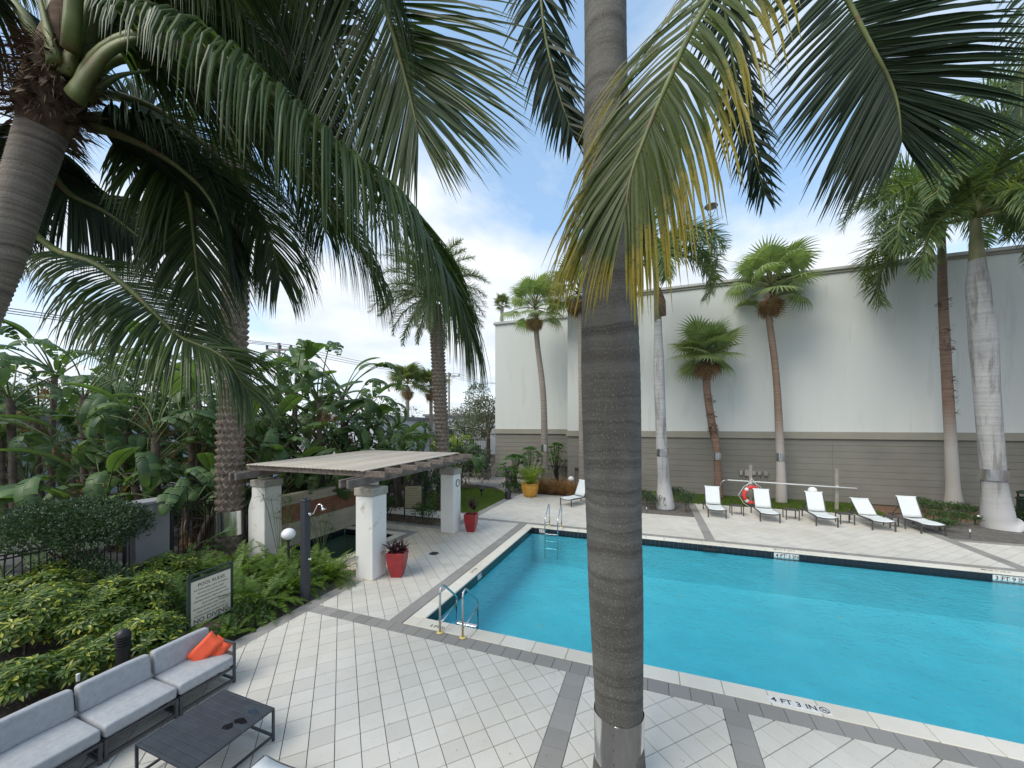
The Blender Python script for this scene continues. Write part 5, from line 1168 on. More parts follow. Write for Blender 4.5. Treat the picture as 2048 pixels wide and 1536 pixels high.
BP = [ # px, D, stem height, leaves, scale, label
 (70, 10.2, .25, 9, 1.0, 'low broad leaved plant with a big upright pale leaf at the left edge'),
 (20, 8.6, .1, 7, .95, 'large glossy banana like leaves cut by the left edge above the fence'),
 (130, 11.6, .6, 10, 1.05, 'clump of long stalked broad leaves left of the stucco pier'),
 (30, 13.0, 3.0, 14, 1.15, 'tall thicket plant with torn leaves at the far left'),
 (170, 13.5, 3.1, 15, 1.15, 'tall torn leaved plant above the dark clipped hedge'),
 (320, 12.4, 2.3, 14, 1.1, 'reddish stemmed plant with a fan of long leaf stalks right of the stucco pier'),
 (255, 14.5, 3.4, 15, 1.15, 'tall plant with one whole rounded leaf behind the reddish stem'),
 (370, 11.9, 1.1, 10, 1.0, 'mid height torn leaved plant left of the date palm trunk'),
 (400, 14.2, 3.0, 14, 1.1, 'tall plant filling the gap left of the thick date palm trunk'),
 (540, 14.8, 2.7, 15, 1.1, 'broad leaved plant right of the thick date palm trunk'),
 (590, 16.5, 3.4, 14, 1.2, 'plant with one big upright oval leaf below the utility pole'),
 (640, 16.0, 3.0, 15, 1.15, 'densest torn leaved plant behind the middle of the pergola roof'),
 (690, 18.2, 3.4, 16, 1.25, 'tallest banana like plant behind the pergola'),
 (740, 19.5, 2.8, 14, 1.2, 'broad plant at the right end of the tall thicket'),
 (800, 18.4, 1.9, 11, .95, 'shorter banana plant with upright pale leaves behind the pergola'),
 (838, 19.0, 1.6, 11, .95, 'small banana plant just left of the pergola date palm'),
 (520, 13.2, .8, 9, .9, 'low leafy plant behind the left pergola column'),
 (915, 23, 1.3, 9, .95, 'small banana plant right of the pergola date palm trunk'),
 (470, 17.0, 3.6, 15, 1.25, 'rear plant whose tips rise behind the thick date palm trunk'),
 (100, 16.5, 3.8, 15, 1.25, 'rear thicket plant whose tips show under the low coconut frond'),
 (330, 17.0, 3.6, 15, 1.25, 'rear thicket plant above the reddish stem')]
BP = [(px, D, h*1.62 if h > 1.5 else h*1.15, int(n*1.8), sc_*1.05, lab) for (px, D, h, n, sc_, lab) in BP]
BP += [(-40, 15, 4.0, 20, 1.4, 'outermost tall thicket plant at the left margin'), (220, 12.0, 1.5, 14, 1.2, 'bushy broad leaved plant right above the stucco pier'), (300, 15.5, 2.4, 18, 1.3, 'leafy plant filling behind the reddish stem'),
       (430, 13.2, 1.6, 14, 1.2, 'leafy plant directly left of the date palm trunk at fence height'), (560, 13.8, 1.7, 14, 1.15, 'broad leaved plant just above the left end of the pergola roof'), (620, 17.8, 2.2, 18, 1.3, 'leafy filler plant above the middle of the pergola roof'),
       (665, 15.2, 1.4, 13, 1.1, 'shorter torn leaved plant touching the back edge of the pergola roof'), (720, 16.8, 1.8, 15, 1.2, 'leafy plant behind the right half of the pergola roof'), (765, 21.0, 3.4, 16, 1.25, 'tall plant at the right shoulder of the thicket'),
       (150, 18.5, 2.2, 18, 1.4, 'dense rear plant behind the long stalked clump'), (60, 14.5, 1.8, 16, 1.3, 'broad plant behind the big upright pale leaf'), (380, 18.5, 2.4, 18, 1.4, 'dense rear plant left of the date palm trunk'), (505, 18.8, 2.6, 18, 1.4, 'dense rear plant right of the date palm trunk')]
for i, (px, D, h, n, sc_, lab) in enumerate(BP): p = P(px, 900, D); bird_plant(lab, p, h, n, 100+i, sc_, 3 if h > 2 else 2, 2 if h > 1 else 0)
p = P(355, 900, 10.4); bird_plant('young paddle leaved plant with three upright leaves by the picket fence', p, 0, 5, 301, .62, 1, 0)

# ------------------------------------------------------------------ leafy shrubs
def leaf_quad(m, p, d, s, ln, w_):
    n = d.cross(s); tip = p+d*ln; mid = p+d*ln*.5
    m.add([p, mid+s*w_*.5+n*.0, tip-n*ln*.12, mid-s*w_*.5, mid-n*w_*.16], [(0, 4, 2, 1), (0, 3, 2, 4)][:0] or [(0, 1, 4), (1, 2, 4), (2, 3, 4), (3, 0, 4)], [[(0, 0), (1, .5), (.5, .5)], [(1, .5), (.5, 1), (.5, .5)], [(.5, 1), (0, .5), (.5, .5)], [(0, .5), (0, 0), (.5, .5)]])
def rdir(rg):
    while 1:
        v = Vector((rg.uniform(-1, 1), rg.uniform(-1, 1), rg.uniform(-1, 1)))
        if .1 < v.length < 1: return v.normalized()
def shrub(label, pos, dims, n, ls, lw, mat, seed, whorl=0, cat='shrub', name='shrub', stems=4, lump=.25, shell=.55, z0=.0, trunkh=0, group=None, up=.5, lumps=9):
    """dims: half extents x,y and height; leaves scattered through overlapping lumps"""
    rg = random.Random(seed); t = thing(name, label, cat, (pos.x, pos.y, 0), group=group); a, b_, h = dims; m = MB()
    L_ = []
    for i in range(lumps):
        az = i*2.4+rg.uniform(-.4, .4); r_ = math.sqrt((i+.5)/lumps)*.72
        L_.append((Vector((math.cos(az)*r_*a, math.sin(az)*r_*b_, z0+(h-z0)*(.55+rg.uniform(-.06, .10)*(1+lump*4)-.22*r_*r_))), rg.uniform(.42, .58)))
    for i in range(n):
        c, k = L_[rg.randrange(lumps)]; d = rdir(rg)
        if d.z < -.45: d.z *= -.5; d.normalize()
        rr_ = rg.uniform(shell, 1.0)**.6; p = c+Vector((d.x*a*k*rr_, d.y*b_*k*rr_, d.z*(h-z0)*.46*rr_))
        if p.z < z0+.02: p.z = z0+rg.uniform(.02, .1)
        if whorl:
            ax = (d+UP*1.1+rdir(rg)*.3).normalized(); s0 = ax.orthogonal().normalized(); t0 = ax.cross(s0); a0 = rg.uniform(0, 6)
            for j in range(whorl):
                g = a0+2*PI*j/whorl; e = (s0*math.cos(g)+t0*math.sin(g)+ax*rg.uniform(-.05, .35)).normalized(); leaf_quad(m, p+e*ls*.12, e, ax.cross(e).normalized(), ls*rg.uniform(.8, 1.1), lw)
        else:
            e = (d*.8+rdir(rg)*.8+UP*up*.6).normalized(); s = e.cross(rdir(rg)).normalized(); leaf_quad(m, p, e, s, ls*rg.uniform(.7, 1.15), lw*rg.uniform(.8, 1.1))
    o = m.build('foliage', M[mat], t); o['kind'] = 'stuff'
    for i in range(stems):
        az = rg.uniform(0, 6.28); e = Vector((math.cos(az)*a*.6, math.sin(az)*b_*.6, h*.75)); s = Vector((math.cos(az)*a*.18, math.sin(az)*b_*.18, 0))
        MB().tube(crom([s, s*1.2+UP*max(trunkh, .1), e.lerp(s, .35), e], 7), [.022+.02*(trunkh > .2)]*3+[.012]*5, 5).build('stem', M['stem'], t)
    return t
shrub('large dark clipped hedge shrub at the left in front of the stucco pier', P(165, 1100, 8.9), (1.8, 1.1, 2.2), 30000, .06, .038, 'lf_hedge', 1, cat='hedge', name='clipped_shrub', stems=14, z0=.95, trunkh=.8, lumps=16, shell=.5, lump=.05)
shrub('loose dark undergrowth shrub below the clipped hedge', P(150, 1100, 8.3), (1.5, .7, 1.0), 4200, .06, .035, 'lf_hedge', 2, stems=8, lumps=10)
for i, (px, py, D, a, b_, h, n, mt, lab) in enumerate([
    (45, 1350, 6.6, .75, .7, .95, 620, 'lf_schef', 'yellow tipped umbrella leaf shrub at the left edge behind the sofa'),
    (165, 1300, 6.9, .8, .75, 1.0, 680, 'lf_schef', 'brightest yellow green umbrella leaf shrub behind the sofa'),
    (258, 1270, 7.2, .6, .6, .92, 460, 'lf_schef', 'umbrella leaf shrub nearest the pool rules sign'),
    (20, 1250, 7.6, .8, .6, .8, 480, 'lf_schef', 'dark green umbrella leaf shrub in the left corner under the hedge'),
    (330, 1150, 9.0, .6, .5, .75, 360, 'lf_schef', 'variegated umbrella leaf shrub behind the pool rules sign'),
    (60, 1400, 5.5, .45, .4, .5, 260, 'lf_schef', 'low yellow green umbrella leaf shrub against the sofa back'),
    (300, 1330, 6.5, .5, .45, .6, 240, 'lf_schef', 'umbrella leaf shrub right behind the louvred bollard light'), (110, 1180, 8.0, .8, .6, .9, 460, 'lf_schef', 'darker umbrella leaf shrub at the foot of the clipped hedge'), (180, 1370, 5.9, .35, .35, .5, 170, 'lf_schef', 'small sparse variegated shrub next to the white topped stake')]):
    shrub(lab, P(px, 1300, D), (a*1.1, b_*1.1, h*1.05), int(n*1.35), .125, .045, mt, 30+i, whorl=7, group='umbrella leaf shrubs', lumps=8, stems=5)
# ferns
def fern(label, pos, r, nf, seed, mat='lf_fern', el=(25, 80), group='sword ferns in the planting bed', cat='fern', name='fern'):
    rg = random.Random(seed); t = thing(name, label, cat, (pos.x, pos.y, 0), group=group); m = MB()
    for i in range(nf):
        az = i*2.4+rg.uniform(-.3, .3); e = R(rg.uniform(*el)); ln = r*rg.uniform(.75, 1.15); c = Vector((rg.uniform(-.15, .15), rg.uniform(-.15, .15), 0)); q = c.copy(); pts = [q.copy()]
        for k in range(5): q = q+Vector((math.cos(az)*math.cos(e), math.sin(az)*math.cos(e), math.sin(e)))*ln/5; pts.append(q.copy()); e -= R(rg.uniform(10, 24))
        rm, lm = pinnate(pts, (-math.sin(az), math.cos(az), 0), n=22, ln=.105*ln/.8, w_=.034, droop=.12, a0=82, a1=60, start=.12, segs=3, seed=seed*99+i, rad=(.004, .002), n2=9, lift=.1,
                         prof=lambda t: (.55+.9*t if t < .4 else .95*(1-((t-.4)/.6)**1.6)+.08))
        m.add(lm.v, lm.f, lm.uv)
        b0 = len(m.v); m.add(rm.v, rm.f)
    o = m.build('fronds', M[mat], t); o['kind'] = 'stuff'; return t
FN = [(-3.35, .7, 'fern overhanging the paving left of the near pergola column'), (-3.6, -.15, 'fern right behind the shower post'), (-4.3, .95, 'fern between the spa and the shower post'),
      (-4.5, .1, 'fern clump behind the shower post in the middle of the bed'), (-5.3, .8, 'tall fern in front of the spa wall'), (-5.4, -.3, 'fern under the white globe light'),
      (-3.5, -.95, 'fern at the bed edge left of the shower post'), (-4.3, -1.0, 'fern just right of the pool rules sign'), (-6.3, .4, 'fern at the foot of the buttressed column'),
      (-6.3, -.7, 'fern in front of the date palm foot'), (-5.3, -1.4, 'bright fern behind the pool rules sign'), (-7.0, -.2, 'fern right of the date palm trunk'),
      (-3.15, -1.9, 'low fern in front of the pool rules sign'), (-3.9, -2.75, 'fern left of the pool rules sign post behind the sofa'), (-4.6, -2.3, 'pale fern behind the left sign post'), (-3.3, -2.6, 'small fern between sofa back and sign')]
for i, (x, y, lab) in enumerate(FN):
    fern(lab, Vector((x, y, 0)), .95 if i < 12 else .6, 40 if i < 12 else 22, 400+i)
for i, (x, y) in enumerate([(-3.3, -1.35), (-4.8, -1.9), (-3.6, .35)]):
    shrub(['low leafy groundcover by the bed edge near the sign', 'leafy filler plant behind the pool rules sign', 'small leafy plant at the shower post foot'][i], Vector((x, y, 0)), (.5, .45, .38), 420, .09, .04, 'lf_bush', 70+i, stems=2, lumps=6)
# background shrubs and hedge right of thicket
for i, (px, D, a, b_, h, n, ls, mt, lab) in enumerate([
    (928, 24.5, 1.5, 1.2, 2.6, 3600, .16, 'lf_hedge', 'round dark green shrub left of the building corner'), (955, 27.5, 1.0, .9, 2.3, 1500, .16, 'lf_hedge', 'small dark shrub against the black gate'),
    (870, 17.8, .9, .8, 1.9, 1700, .12, 'lf_hedge', 'dark bush behind the far pergola column'), (835, 17.5, .6, .5, .9, 600, .1, 'lf_bush', 'low bush with whitish flowers right of the spa sign'),
    (775, 16.4, .5, .45, .75, 480, .1, 'lf_bush', 'low bush left of the spa sign post'), (850, 15.3, .5, .4, .75, 520, .1, 'lf_bush', 'leafy bush right of the spa rules sign in the bed'),
    (790, 20.5, 1.6, 1.0, 1.6, 2400, .15, 'lf_bg', 'mixed green hedge under the small banana plants'), (700, 18.5, 1.6, 1.0, 1.7, 2200, .15, 'lf_bg', 'mixed green hedge behind the pergola roof'),
    (905, 32, 1.7, 1.4, 3.0, 2200, .2, 'lf_lime', 'yellowish bush beyond the round dark shrub'), (600, 15.5, 1.4, .9, 1.5, 1800, .13, 'lf_bg', 'undergrowth behind the spa wall'), (420, 13.5, 1.2, .9, 1.3, 1500, .12, 'lf_bg', 'undergrowth left of the date palm foot')]):
    shrub(lab, P(px, 900, D), (a, b_, h), n, ls, ls*.55, mt, 80+i, stems=5, lumps=9)
# philodendron by the yellow pot, lime plant in pot
def split_leaf(label, pos, n, r, H_, seed, mat='lf_philo'):
    rg = random.Random(seed); t = thing('philodendron', label, 'plant', (pos.x, pos.y, 0), group='split leaf philodendrons'); m = MB()
    for i in range(n):
        az = i*2.4; el = R(rg.uniform(15, 80)); tip = Vector((math.cos(az)*math.cos(el)*r, math.sin(az)*math.cos(el)*r, H_*(.25+.7*math.sin(el)))); 
        MB().tube(crom([(0, 0, .1), tuple(tip*.5+UP*.2), tuple(tip)], 5), .018, 5).build('leaf_stalk', M['stem_g'], t) if i < 24 else None
        d = Vector((math.cos(az), math.sin(az), -.25)).normalized(); s = Vector((-math.sin(az), math.cos(az), 0)); L_ = rg.uniform(.42, .6)
        lm = MB()
        for k in range(7):
            for sg in (-1, 1):
                a = R(25+k*22); e = (d*math.cos(a)+s*sg*math.sin(a)).normalized(); blade(lm, tip, (e+UP*rg.uniform(-.1, .25)).normalized(), e.cross(UP).normalized(), L_*(1-.05*k), .10, 3, .35)
        lm.build('leaf', M[mat], t)
    return t
split_leaf('glossy split leaf plant left of the yellow pot', P(1030, 950, 23.0), 34, 1.0, 2.3, 1); split_leaf('split leaf plant behind the slender palm trunk', P(1112, 950, 26.0), 22, .8, 2.9, 2); split_leaf('second split leaf plant behind the yellow pot', P(1062, 950, 24.6), 28, .95, 2.7, 4)
shrub('low green groundcover left of the yellow pot', P(1026, 960, 22.2), (.9, .5, .6), 600, .13, .06, 'lf_bush', 95, stems=2)
yp = G(1060, 993)
t = thing('yellow_pot', 'round glazed yellow orange pot with a lime green plant near the lamp post', 'plant pot', (yp.x, yp.y, 0))
MB().lathe([(.001, .01), (.30, 0), (.40, .16), (.46, .36), (.48, .54), (.46, .66), (.44, .68), (.49, .70), (.49, .76), (.45, .76), (.44, .66), (.001, .64)], 28).build('pot', M['yellow_pot'], t, smooth=True); MB().lathe([(.001, .665), (.43, .66)], 16).build('potting_soil', M['soil'], t)
q = fern('lime green feathery plant growing in the yellow pot', Vector((yp.x, yp.y, 0)), 1.5, 46, 555, 'lf_lime', (45, 88), None, 'plant', 'potted_plant'); q.location.z = .6
# tan grasses
def grass_clump(label, pos, r, n, seed, mat='lf_tan', group='tan ornamental grasses', h=1.0, nm='ornamental_grass'):
    rg = random.Random(seed); t = thing(nm, label, 'grass clump', (pos.x, pos.y, 0), group=group); m = MB()
    for i in range(n):
        az = rg.uniform(0, 6.28); e = R(rg.uniform(35, 88)); d = Vector((math.cos(az)*math.cos(e), math.sin(az)*math.cos(e), math.sin(e))); blade(m, Vector((rg.uniform(-.15, .15), rg.uniform(-.15, .15), 0)), d, Vector((-math.sin(az), math.cos(az), 0)), r*rg.uniform(.6, 1.1), .02, 5, .42)
    o = m.build('grass_blades', M[mat], t); o['kind'] = 'stuff'; return t
for i, (px, D, r, lab) in enumerate([(1066, 22.6, .95, 'small greenish tan grass behind the yellow pot'), (1085, 22.0, 1.05, 'tan grass at the foot of the slender palm'), (1103, 21.6, 1.05, 'tan grass clump right of the slender palm trunk'), (1122, 21.4, 1.15, 'reddest tan grass clump under the globe light'), (1140, 21.0, 1.1, 'tan grass clump behind the lone lounger'), (1158, 21.2, .9, 'tan grass clump touching the central trunk outline')]):
    grass_clump(lab, P(px, 970, D), r, 420, 600+i, 'lf_tan')
# bed plants on the right
for i, (px, py, a, h, lab) in enumerate([(1303, 1018, .6, .75, 'dark green clipped shrub left of the white palm foot'), (1345, 1003, .7, .7, 'green shrub behind the white palm foot'), (1373, 1024, .42, .85, 'upright green shrub at the right corner of the small bed'), (1289, 1010, .5, .8, 'green shrub beside the central trunk edge'),
     (1870, 1030, .9, .6, 'spreading green shrub right of the end lounger'), (1900, 1050, .8, .55, 'low green shrub in front of the brown palm foot'), (1925, 1032, .7, .5, 'small shrub between the two right palms'), (1885, 1062, .45, .45, 'small green shrub at the paving corner'), (2035, 1046, .7, .6, 'green shrub at the right edge before the litter bin'), (1838, 1022, .7, .65, 'green shrub behind the end lounger')]):
    g = G(px, py); shrub(lab, g, (a, a*.8, h), 900 if a > .5 else 600, .085, .04, 'lf_bush' if i > 3 else 'lf_hedge', 700+i, stems=3, lumps=7, group='low shrubs in the right beds')
for px, py, n_ in ((1336, 1022, 0), (1975, 1072, 1)):   # bromeliad edging / stones
    pass
# red pots with cordyline
def red_pot(label, x, y, h, w0, w1, rz, tall, seed):
    t = thing('red_pot', label, 'plant pot', (x, y, 0), rz, 'glossy red square pots'); m = MB(); pr = [(w0*.98, 0), (w0, .03), (w0+(w1-w0)*.45, h*.30), (w0+(w1-w0)*.8, h*.6), (w1, h*.93), (w1*1.0, h), (w1-.05, h), (w1-.07, h*.86)]
    vs = [(sx*a/2, sy*a/2, z) for a, z in pr for sx, sy in ((-1, -1), (1, -1), (1, 1), (-1, 1))]
    fs = [(i*4+j, i*4+(j+1) % 4, i*4+4+(j+1) % 4, i*4+4+j) for i in range(len(pr)-1) for j in range(4)]+[(3, 2, 1, 0)]; m.add(vs, fs); o = m.build('pot', M['red_pot'], t)
    bv = o.modifiers.new('bevel', 'BEVEL'); bv.width = .012; bv.segments = 2; bv.limit_method = 'ANGLE'
    MB().box((0, 0, h*.86-.01), (w1-.08, w1-.08, .02)).build('potting_soil', M['soil'], t)
    p = thing('cordyline_plant', label.replace('glossy red square pot', 'dark maroon strappy cordyline growing in the pot'), 'potted plant', (x, y, h*.86), group='dark red cordylines'); rg = random.Random(seed); heads = [(0, 0, tall), (.09, .05, tall*.75)] if tall > .1 else [(0, 0, .05), (.12, .06, .02), (-.12, -.05, .03), (.02, -.12, 0)]
    for (hx, hy, hz_) in heads:
        if hz_ > .1: MB().tube([(hx*.5, hy*.5, 0), (hx, hy, hz_)], .014, 6).build('stem', M['stem'], p)
        for i in range(20 if tall > .1 else 15):
            az = i*2.4+rg.uniform(-.2, .2); e = R(rg.uniform(20, 85)); d = Vector((math.cos(az)*math.cos(e), math.sin(az)*math.cos(e), math.sin(e))); lm = MB()
            blade(lm, Vector((hx, hy, hz_+rg.uniform(-.03, .08))), d, Vector((-math.sin(az), math.cos(az), 0)), rg.uniform(.28, .46), .055, 5, .35, .35); lm.build('leaf', M['lf_cord'], p)
    return t
red_pot('glossy red square pot beside the near pergola column', -1.93, 1.62, .66, .28, .46, R(18), .05, 1)
red_pot('glossy red square pot beside the far pergola column with the clock', -1.98, 6.05, .66, .28, .46, R(10), .32, 2)
# papyrus by the spa column
for k, (x, y, h) in enumerate(((-5.75, 1.2, 1.95), (-5.0, 2.0, 1.2))):
    rg = random.Random(90+k); t = thing('papyrus_plant', ['tall papyrus with hair like heads by the buttressed column', 'shorter papyrus tuft at the spa edge'][k], 'plant', (x, y, 0)); m = MB()
    for i in range(13):
        az = rg.uniform(0, 6.28); e = Vector((math.cos(az)*rg.uniform(.1, .5), math.sin(az)*rg.uniform(.1, .5), h*rg.uniform(.6, 1.1))); MB().tube(crom([(0, 0, 0), tuple(e*.6+UP*.15), tuple(e)], 5), .007, 4).build('stalk', M['stem_g'], t)
        for j in range(26):
            d = rdir(rg); d.z = abs(d.z)*.5-.1; blade(m, e, d.normalized(), d.cross(UP).normalized(), rg.uniform(.2, .34), .009, 3, .45)
    o = m.build('papyrus_head', M['lf_bush'], t); o['kind'] = 'stuff'

# ------------------------------------------------------------------ ground surfaces
def blob(name, pts, z, mat, n=5):
    pp = [Vector((x, y, 0)) for x, y in pts]; q = []
    for i in range(len(pp)):
        a, b_, c, d = pp[i-1], pp[i], pp[(i+1) % len(pp)], pp[(i+2) % len(pp)]
        for k in range(n):
            u = k/n; v = ((b_*2)+(c-a)*u+(a*2-b_*5+c*4-d)*u*u+(b_*3-a-c*3+d)*u*u*u)*.5; q.append((v.x, v.y))
    return sheet(name, q, z, M[mat])
blob('gravel_path', [(-3.15, 13.2), (-3.15, 17), (-5, 19.8), (-9.4, 19.8), (-9.4, 13), (-8.8, 12), (-7.5, 16), (-5, 15.6)], -.046, 'gravel')
lawn = blob('lawn', [(-3.14, 8.7), (-3.14, 11.0), (-3.2, 13.0), (-4.2, 14.6), (-5.8, 15.2), (-7.2, 14.4), (-8.0, 12.4), (-8.4, 10.2), (-7.9, 8.9), (-6, 8.65)], -.03, 'lawn')
sheet('grass_strip', [(6.2, 14.52), (14.2, 14.52), (14.2, 17.38), (4.2, 17.38), (4.6, 15.2), (6.2, 14.9)], -.035, M['lawn'])
sheet('mulch_bed', [(2.62, 11.46), (6.14, 11.46), (6.14, 15), (4, 17.35), (-.6, 17.35), (2.62, 14.2)], -.04, M['mulch'])
sheet('mulch_bed', [(14.27, 11.12), (30, 11.12), (30, 17.38), (14.27, 17.38)], -.042, M['mulch'])
def tufts(name, region, n, seed, mat, h=.06, w_=.012, z=-.03):
    rg = random.Random(seed); m = MB(); k = 0
    xs_ = [p[0] for p in region]; ys_ = [p[1] for p in region]
    def ins(x, y):
        c = False; j = len(region)-1
        for i in range(len(region)):
            (xi, yi), (xj, yj) = region[i], region[j]
            if (yi > y) != (yj > y) and x < (xj-xi)*(y-yi)/(yj-yi)+xi: c = not c
            j = i
        return c
    while k < n:
        x, y = rg.uniform(min(xs_), max(xs_)), rg.uniform(min(ys_), max(ys_))
        if not ins(x, y): continue
        k += 1; a = rg.uniform(0, 6.28); hh = h*rg.uniform(.6, 1.4); dx, dy = math.cos(a)*w_, math.sin(a)*w_; lx, ly = rg.uniform(-.03, .03), rg.uniform(-.03, .03)
        m.add([(x-dx, y-dy, z), (x+dx, y+dy, z), (x+lx, y+ly, z+hh)], [(0, 1, 2)], [[(0, 0), (1, 0), (.5, 1)]])
    o = m.build(name, M[mat]); tag(o, kind='stuff'); return o
o = tufts('grass', [(-3.14, 8.7), (-3.14, 13.0), (-4.2, 14.6), (-5.8, 15.2), (-7.2, 14.4), (-8.2, 11.4), (-8.2, 9.2), (-6, 8.7)], 26000, 1, 'lf_grass', .07, .014); tag(o, 'short green lawn grass beyond the pergola column', 'grass')
o = tufts('grass', [(6.2, 14.55), (14.2, 14.55), (14.2, 17.3), (4.4, 17.3), (6.2, 14.9)], 15000, 2, 'lf_grass', .09, .02); tag(o, 'patchy grass strip along the panelled wall behind the loungers', 'grass')
rg = random.Random(12); m = MB()     # fallen leaves and mulch chips on the planting soil
for i in range(5200):
    x, y = rg.choice(((rg.uniform(-8, -2.9), rg.uniform(-6, 1.2)), (rg.uniform(-6.7, -3), rg.uniform(6.25, 7.3)), (rg.uniform(2.7, 6.1), rg.uniform(11.5, 14)), (rg.uniform(14.4, 20), rg.uniform(11.2, 16)), (rg.uniform(-9.5, -3.2), rg.uniform(15.5, 19))))
    d = rdir(rg); d.z *= .25; d.normalize(); leaf_quad(m, Vector((x, y, -.035+rg.uniform(0, .03))), d, d.cross(UP).normalized(), rg.uniform(.03, .09), rg.uniform(.012, .03))
for i in range(230):      # stray leaves blown on to the paving
    x = rg.choice((rg.gauss(-2.4, .25), rg.gauss(-2.3, .6), rg.uniform(-2.4, 6))); y = rg.uniform(-5, 1) if x < 0 else rg.uniform(-3, -.7); d = rdir(rg); d.z = abs(d.z)*.12; d.normalize()
    if x < -2.5: x = -2.5
    leaf_quad(m, Vector((x, y, .006)), d, d.cross(UP).normalized(), rg.uniform(.012, .035), rg.uniform(.006, .014))
o = m.build('leaf_litter', M['lf_straw']); tag(o, 'dry fallen leaves and bark chips scattered over the planting beds', 'leaf litter', kind='stuff')
rg = random.Random(14); cm = [MB().lathe([(.001, -.04), (.07+.02*k, -.03), (.08+.02*k, .0), (.05, .03), (.001, .035)], 7).mesh('stone', M['gravel']) for k in range(3)]
for i in range(34):
    a = i*2*PI/34; x, y = 4.94+math.cos(a)*(.62+rg.uniform(-.05, .06)), 12.37+math.sin(a)*(.5+rg.uniform(-.05, .05))
    pass

# ------------------------------------------------------------------ far background beyond the fence
s = sheet('street', [(-60, -40), (-9.9, -40), (-9.9, 8), (-13, 34), (-60, 60)], -.05, M['asphalt'])
for k in range(30):
    pass
def low_building(label, x0, x1, y0, y1, h, mat, rz=0, winds=6):
    t = thing('low_building', label, 'building', ((x0+x1)/2, (y0+y1)/2, 0), rz); w_, d_ = x1-x0, y1-y0
    MB().box((0, 0, h/2), (w_, d_, h)).build('wall', M[mat], t); MB().box((0, 0, h+.12), (w_+.5, d_+.5, .3)).build('roof', M['roof_grey'], t)
    wm_ = MB().box((0, 0, 0), (.1, 1.1, 1.2)).mesh('window', M['glass']); fm_ = MB().box((0, 0, 0), (.06, 1.3, 1.4)).mesh('window_frame', M['white'])
    for i in range(winds):
        y = -d_/2+(i+.5)*d_/winds
        o = link('window_frame', fm_, t, loc=(w_/2+.01, y, h*.55)); link('window', wm_, o, loc=(.02, 0, 0))
    return t
low_building('pale blue white low building seen through the banana leaves at left', -34, -24, -4, 16, 4.2, 'bldg_blue')
low_building('white low house behind the thicket near the utility pole', -30, -20, 20, 34, 4.6, 'bldg_white', R(12))
low_building('white building with dark windows seen beyond the pergola', -26, -14, 38, 52, 5.2, 'bldg_white', R(-70))
low_building('distant white building right of the date palm trunk', -12, -2, 58, 66, 4.8, 'bldg_white', R(-85))
def car(label, x, y, rz, mat):
    t = thing('parked_car', label, 'car', (x, y, 0), rz); pr = [(-2.2, .35), (-2.25, .75), (-1.9, .95), (-1.45, 1.0), (-.95, 1.42), (.6, 1.45), (1.25, 1.0), (2.0, .88), (2.2, .7), (2.2, .35)]
    m = MB(); k = len(pr); vs = [(a, s_*(.86 if z < 1.05 else .68), z) for s_ in (-1, 1) for a, z in pr]; m.add(vs, [tuple(range(k-1, -1, -1)), tuple(range(k, 2*k))]+[(i, (i+1) % k, k+(i+1) % k, k+i) for i in range(k)]); o = m.build('body', M[mat], t)
    bv = o.modifiers.new('bevel', 'BEVEL'); bv.width = .06; bv.segments = 2
    for s_ in (-1, 1):
        MB().box((-.15, s_*.80, 1.19), (1.5, .06, .3)).build('side_window', M['glass'], t)
        for a in (-1.35, 1.4): MB().tube([(a, s_*.72, .33), (a, s_*.92, .33)], .33, 18).build('wheel', M['rubber'], t)
    for s_ in (-1, 1): MB().box((2.19, s_*.6, .72), (.06, .34, .14)).build('headlight', M['white'], t)
    return t
car('white car parked beyond the fence behind the hedge at left', -15.5, 3.4, R(95), 'white'); car('pale blue car parked beyond the fence further right', -15.5, 9.2, R(86), 'bldg_blue')
def util_pole(label, p, zt, span, n_arm=1, r=.14, rot=0):
    t = thing('utility_pole', label, 'utility pole', (p.x, p.y, 0), rot, 'wooden utility poles'); MB().tube([(0, 0, 0), (0, 0, zt)], [r, r*.75], 10).build('pole', M['cap'], t)
    MB().box((0, 0, zt-.5), (span, .12, .14)).build('crossarm', M['cap'], t); MB().bar((span*.3, 0, zt-.5), (0, 0, zt-1.2), .05, .05).build('brace', M['cap'], t); MB().bar((-span*.3, 0, zt-.5), (0, 0, zt-1.2), .05, .05).build('brace', M['cap'], t)
    for x in (-span*.47, -.1+span*.1, span*.47): MB().lathe([(.04, 0), (.11, .06), (.05, .12), (.11, .18), (.03, .3)], 10, (x, 0, zt-.44)).build('insulator', M['rubber'], t)
    return t
D = 28; pA = P(558, 686, D); util_pole('grey wooden utility pole with crossarm above the thicket', pA, pA.z, 1.9, rot=YAW)
D2 = 52; pB = P(898, 745, D2); util_pole('distant wooden utility pole beside the date palm trunk', pB, pB.z, 3.0, r=.18, rot=YAW)
wm_ = 0
for k, (o1, o2) in enumerate(((-.45, -.6), (0, 0), (.45, .6))):
    a = pA+CR*o1*2-UP*.15; b_ = pB+CR*o2*2-UP*.15; c_ = b_+(b_-a)*.9; z_ = a-(b_-a)*1.2
    for q, (s0, s1) in enumerate(((a, b_), (b_, c_), (a, z_))):
        pts = [s0.lerp(s1, i/16)-UP*(1-(2*i/16-1)**2)*.5 for i in range(17)]; o_ = pts[0]
        w_ = MB().tube([tuple(x-o_) for x in pts], .018, 4).build('overhead_wire', M['rubber'], loc=o_)
        tag(w_, ['highest', 'middle', 'lowest'][k]+' '+['overhead power wire from the near utility pole to the distant one', 'overhead power wire running on right of the distant utility pole', 'overhead power wire running left of the near utility pole'][q], 'wire', 'overhead power wires')
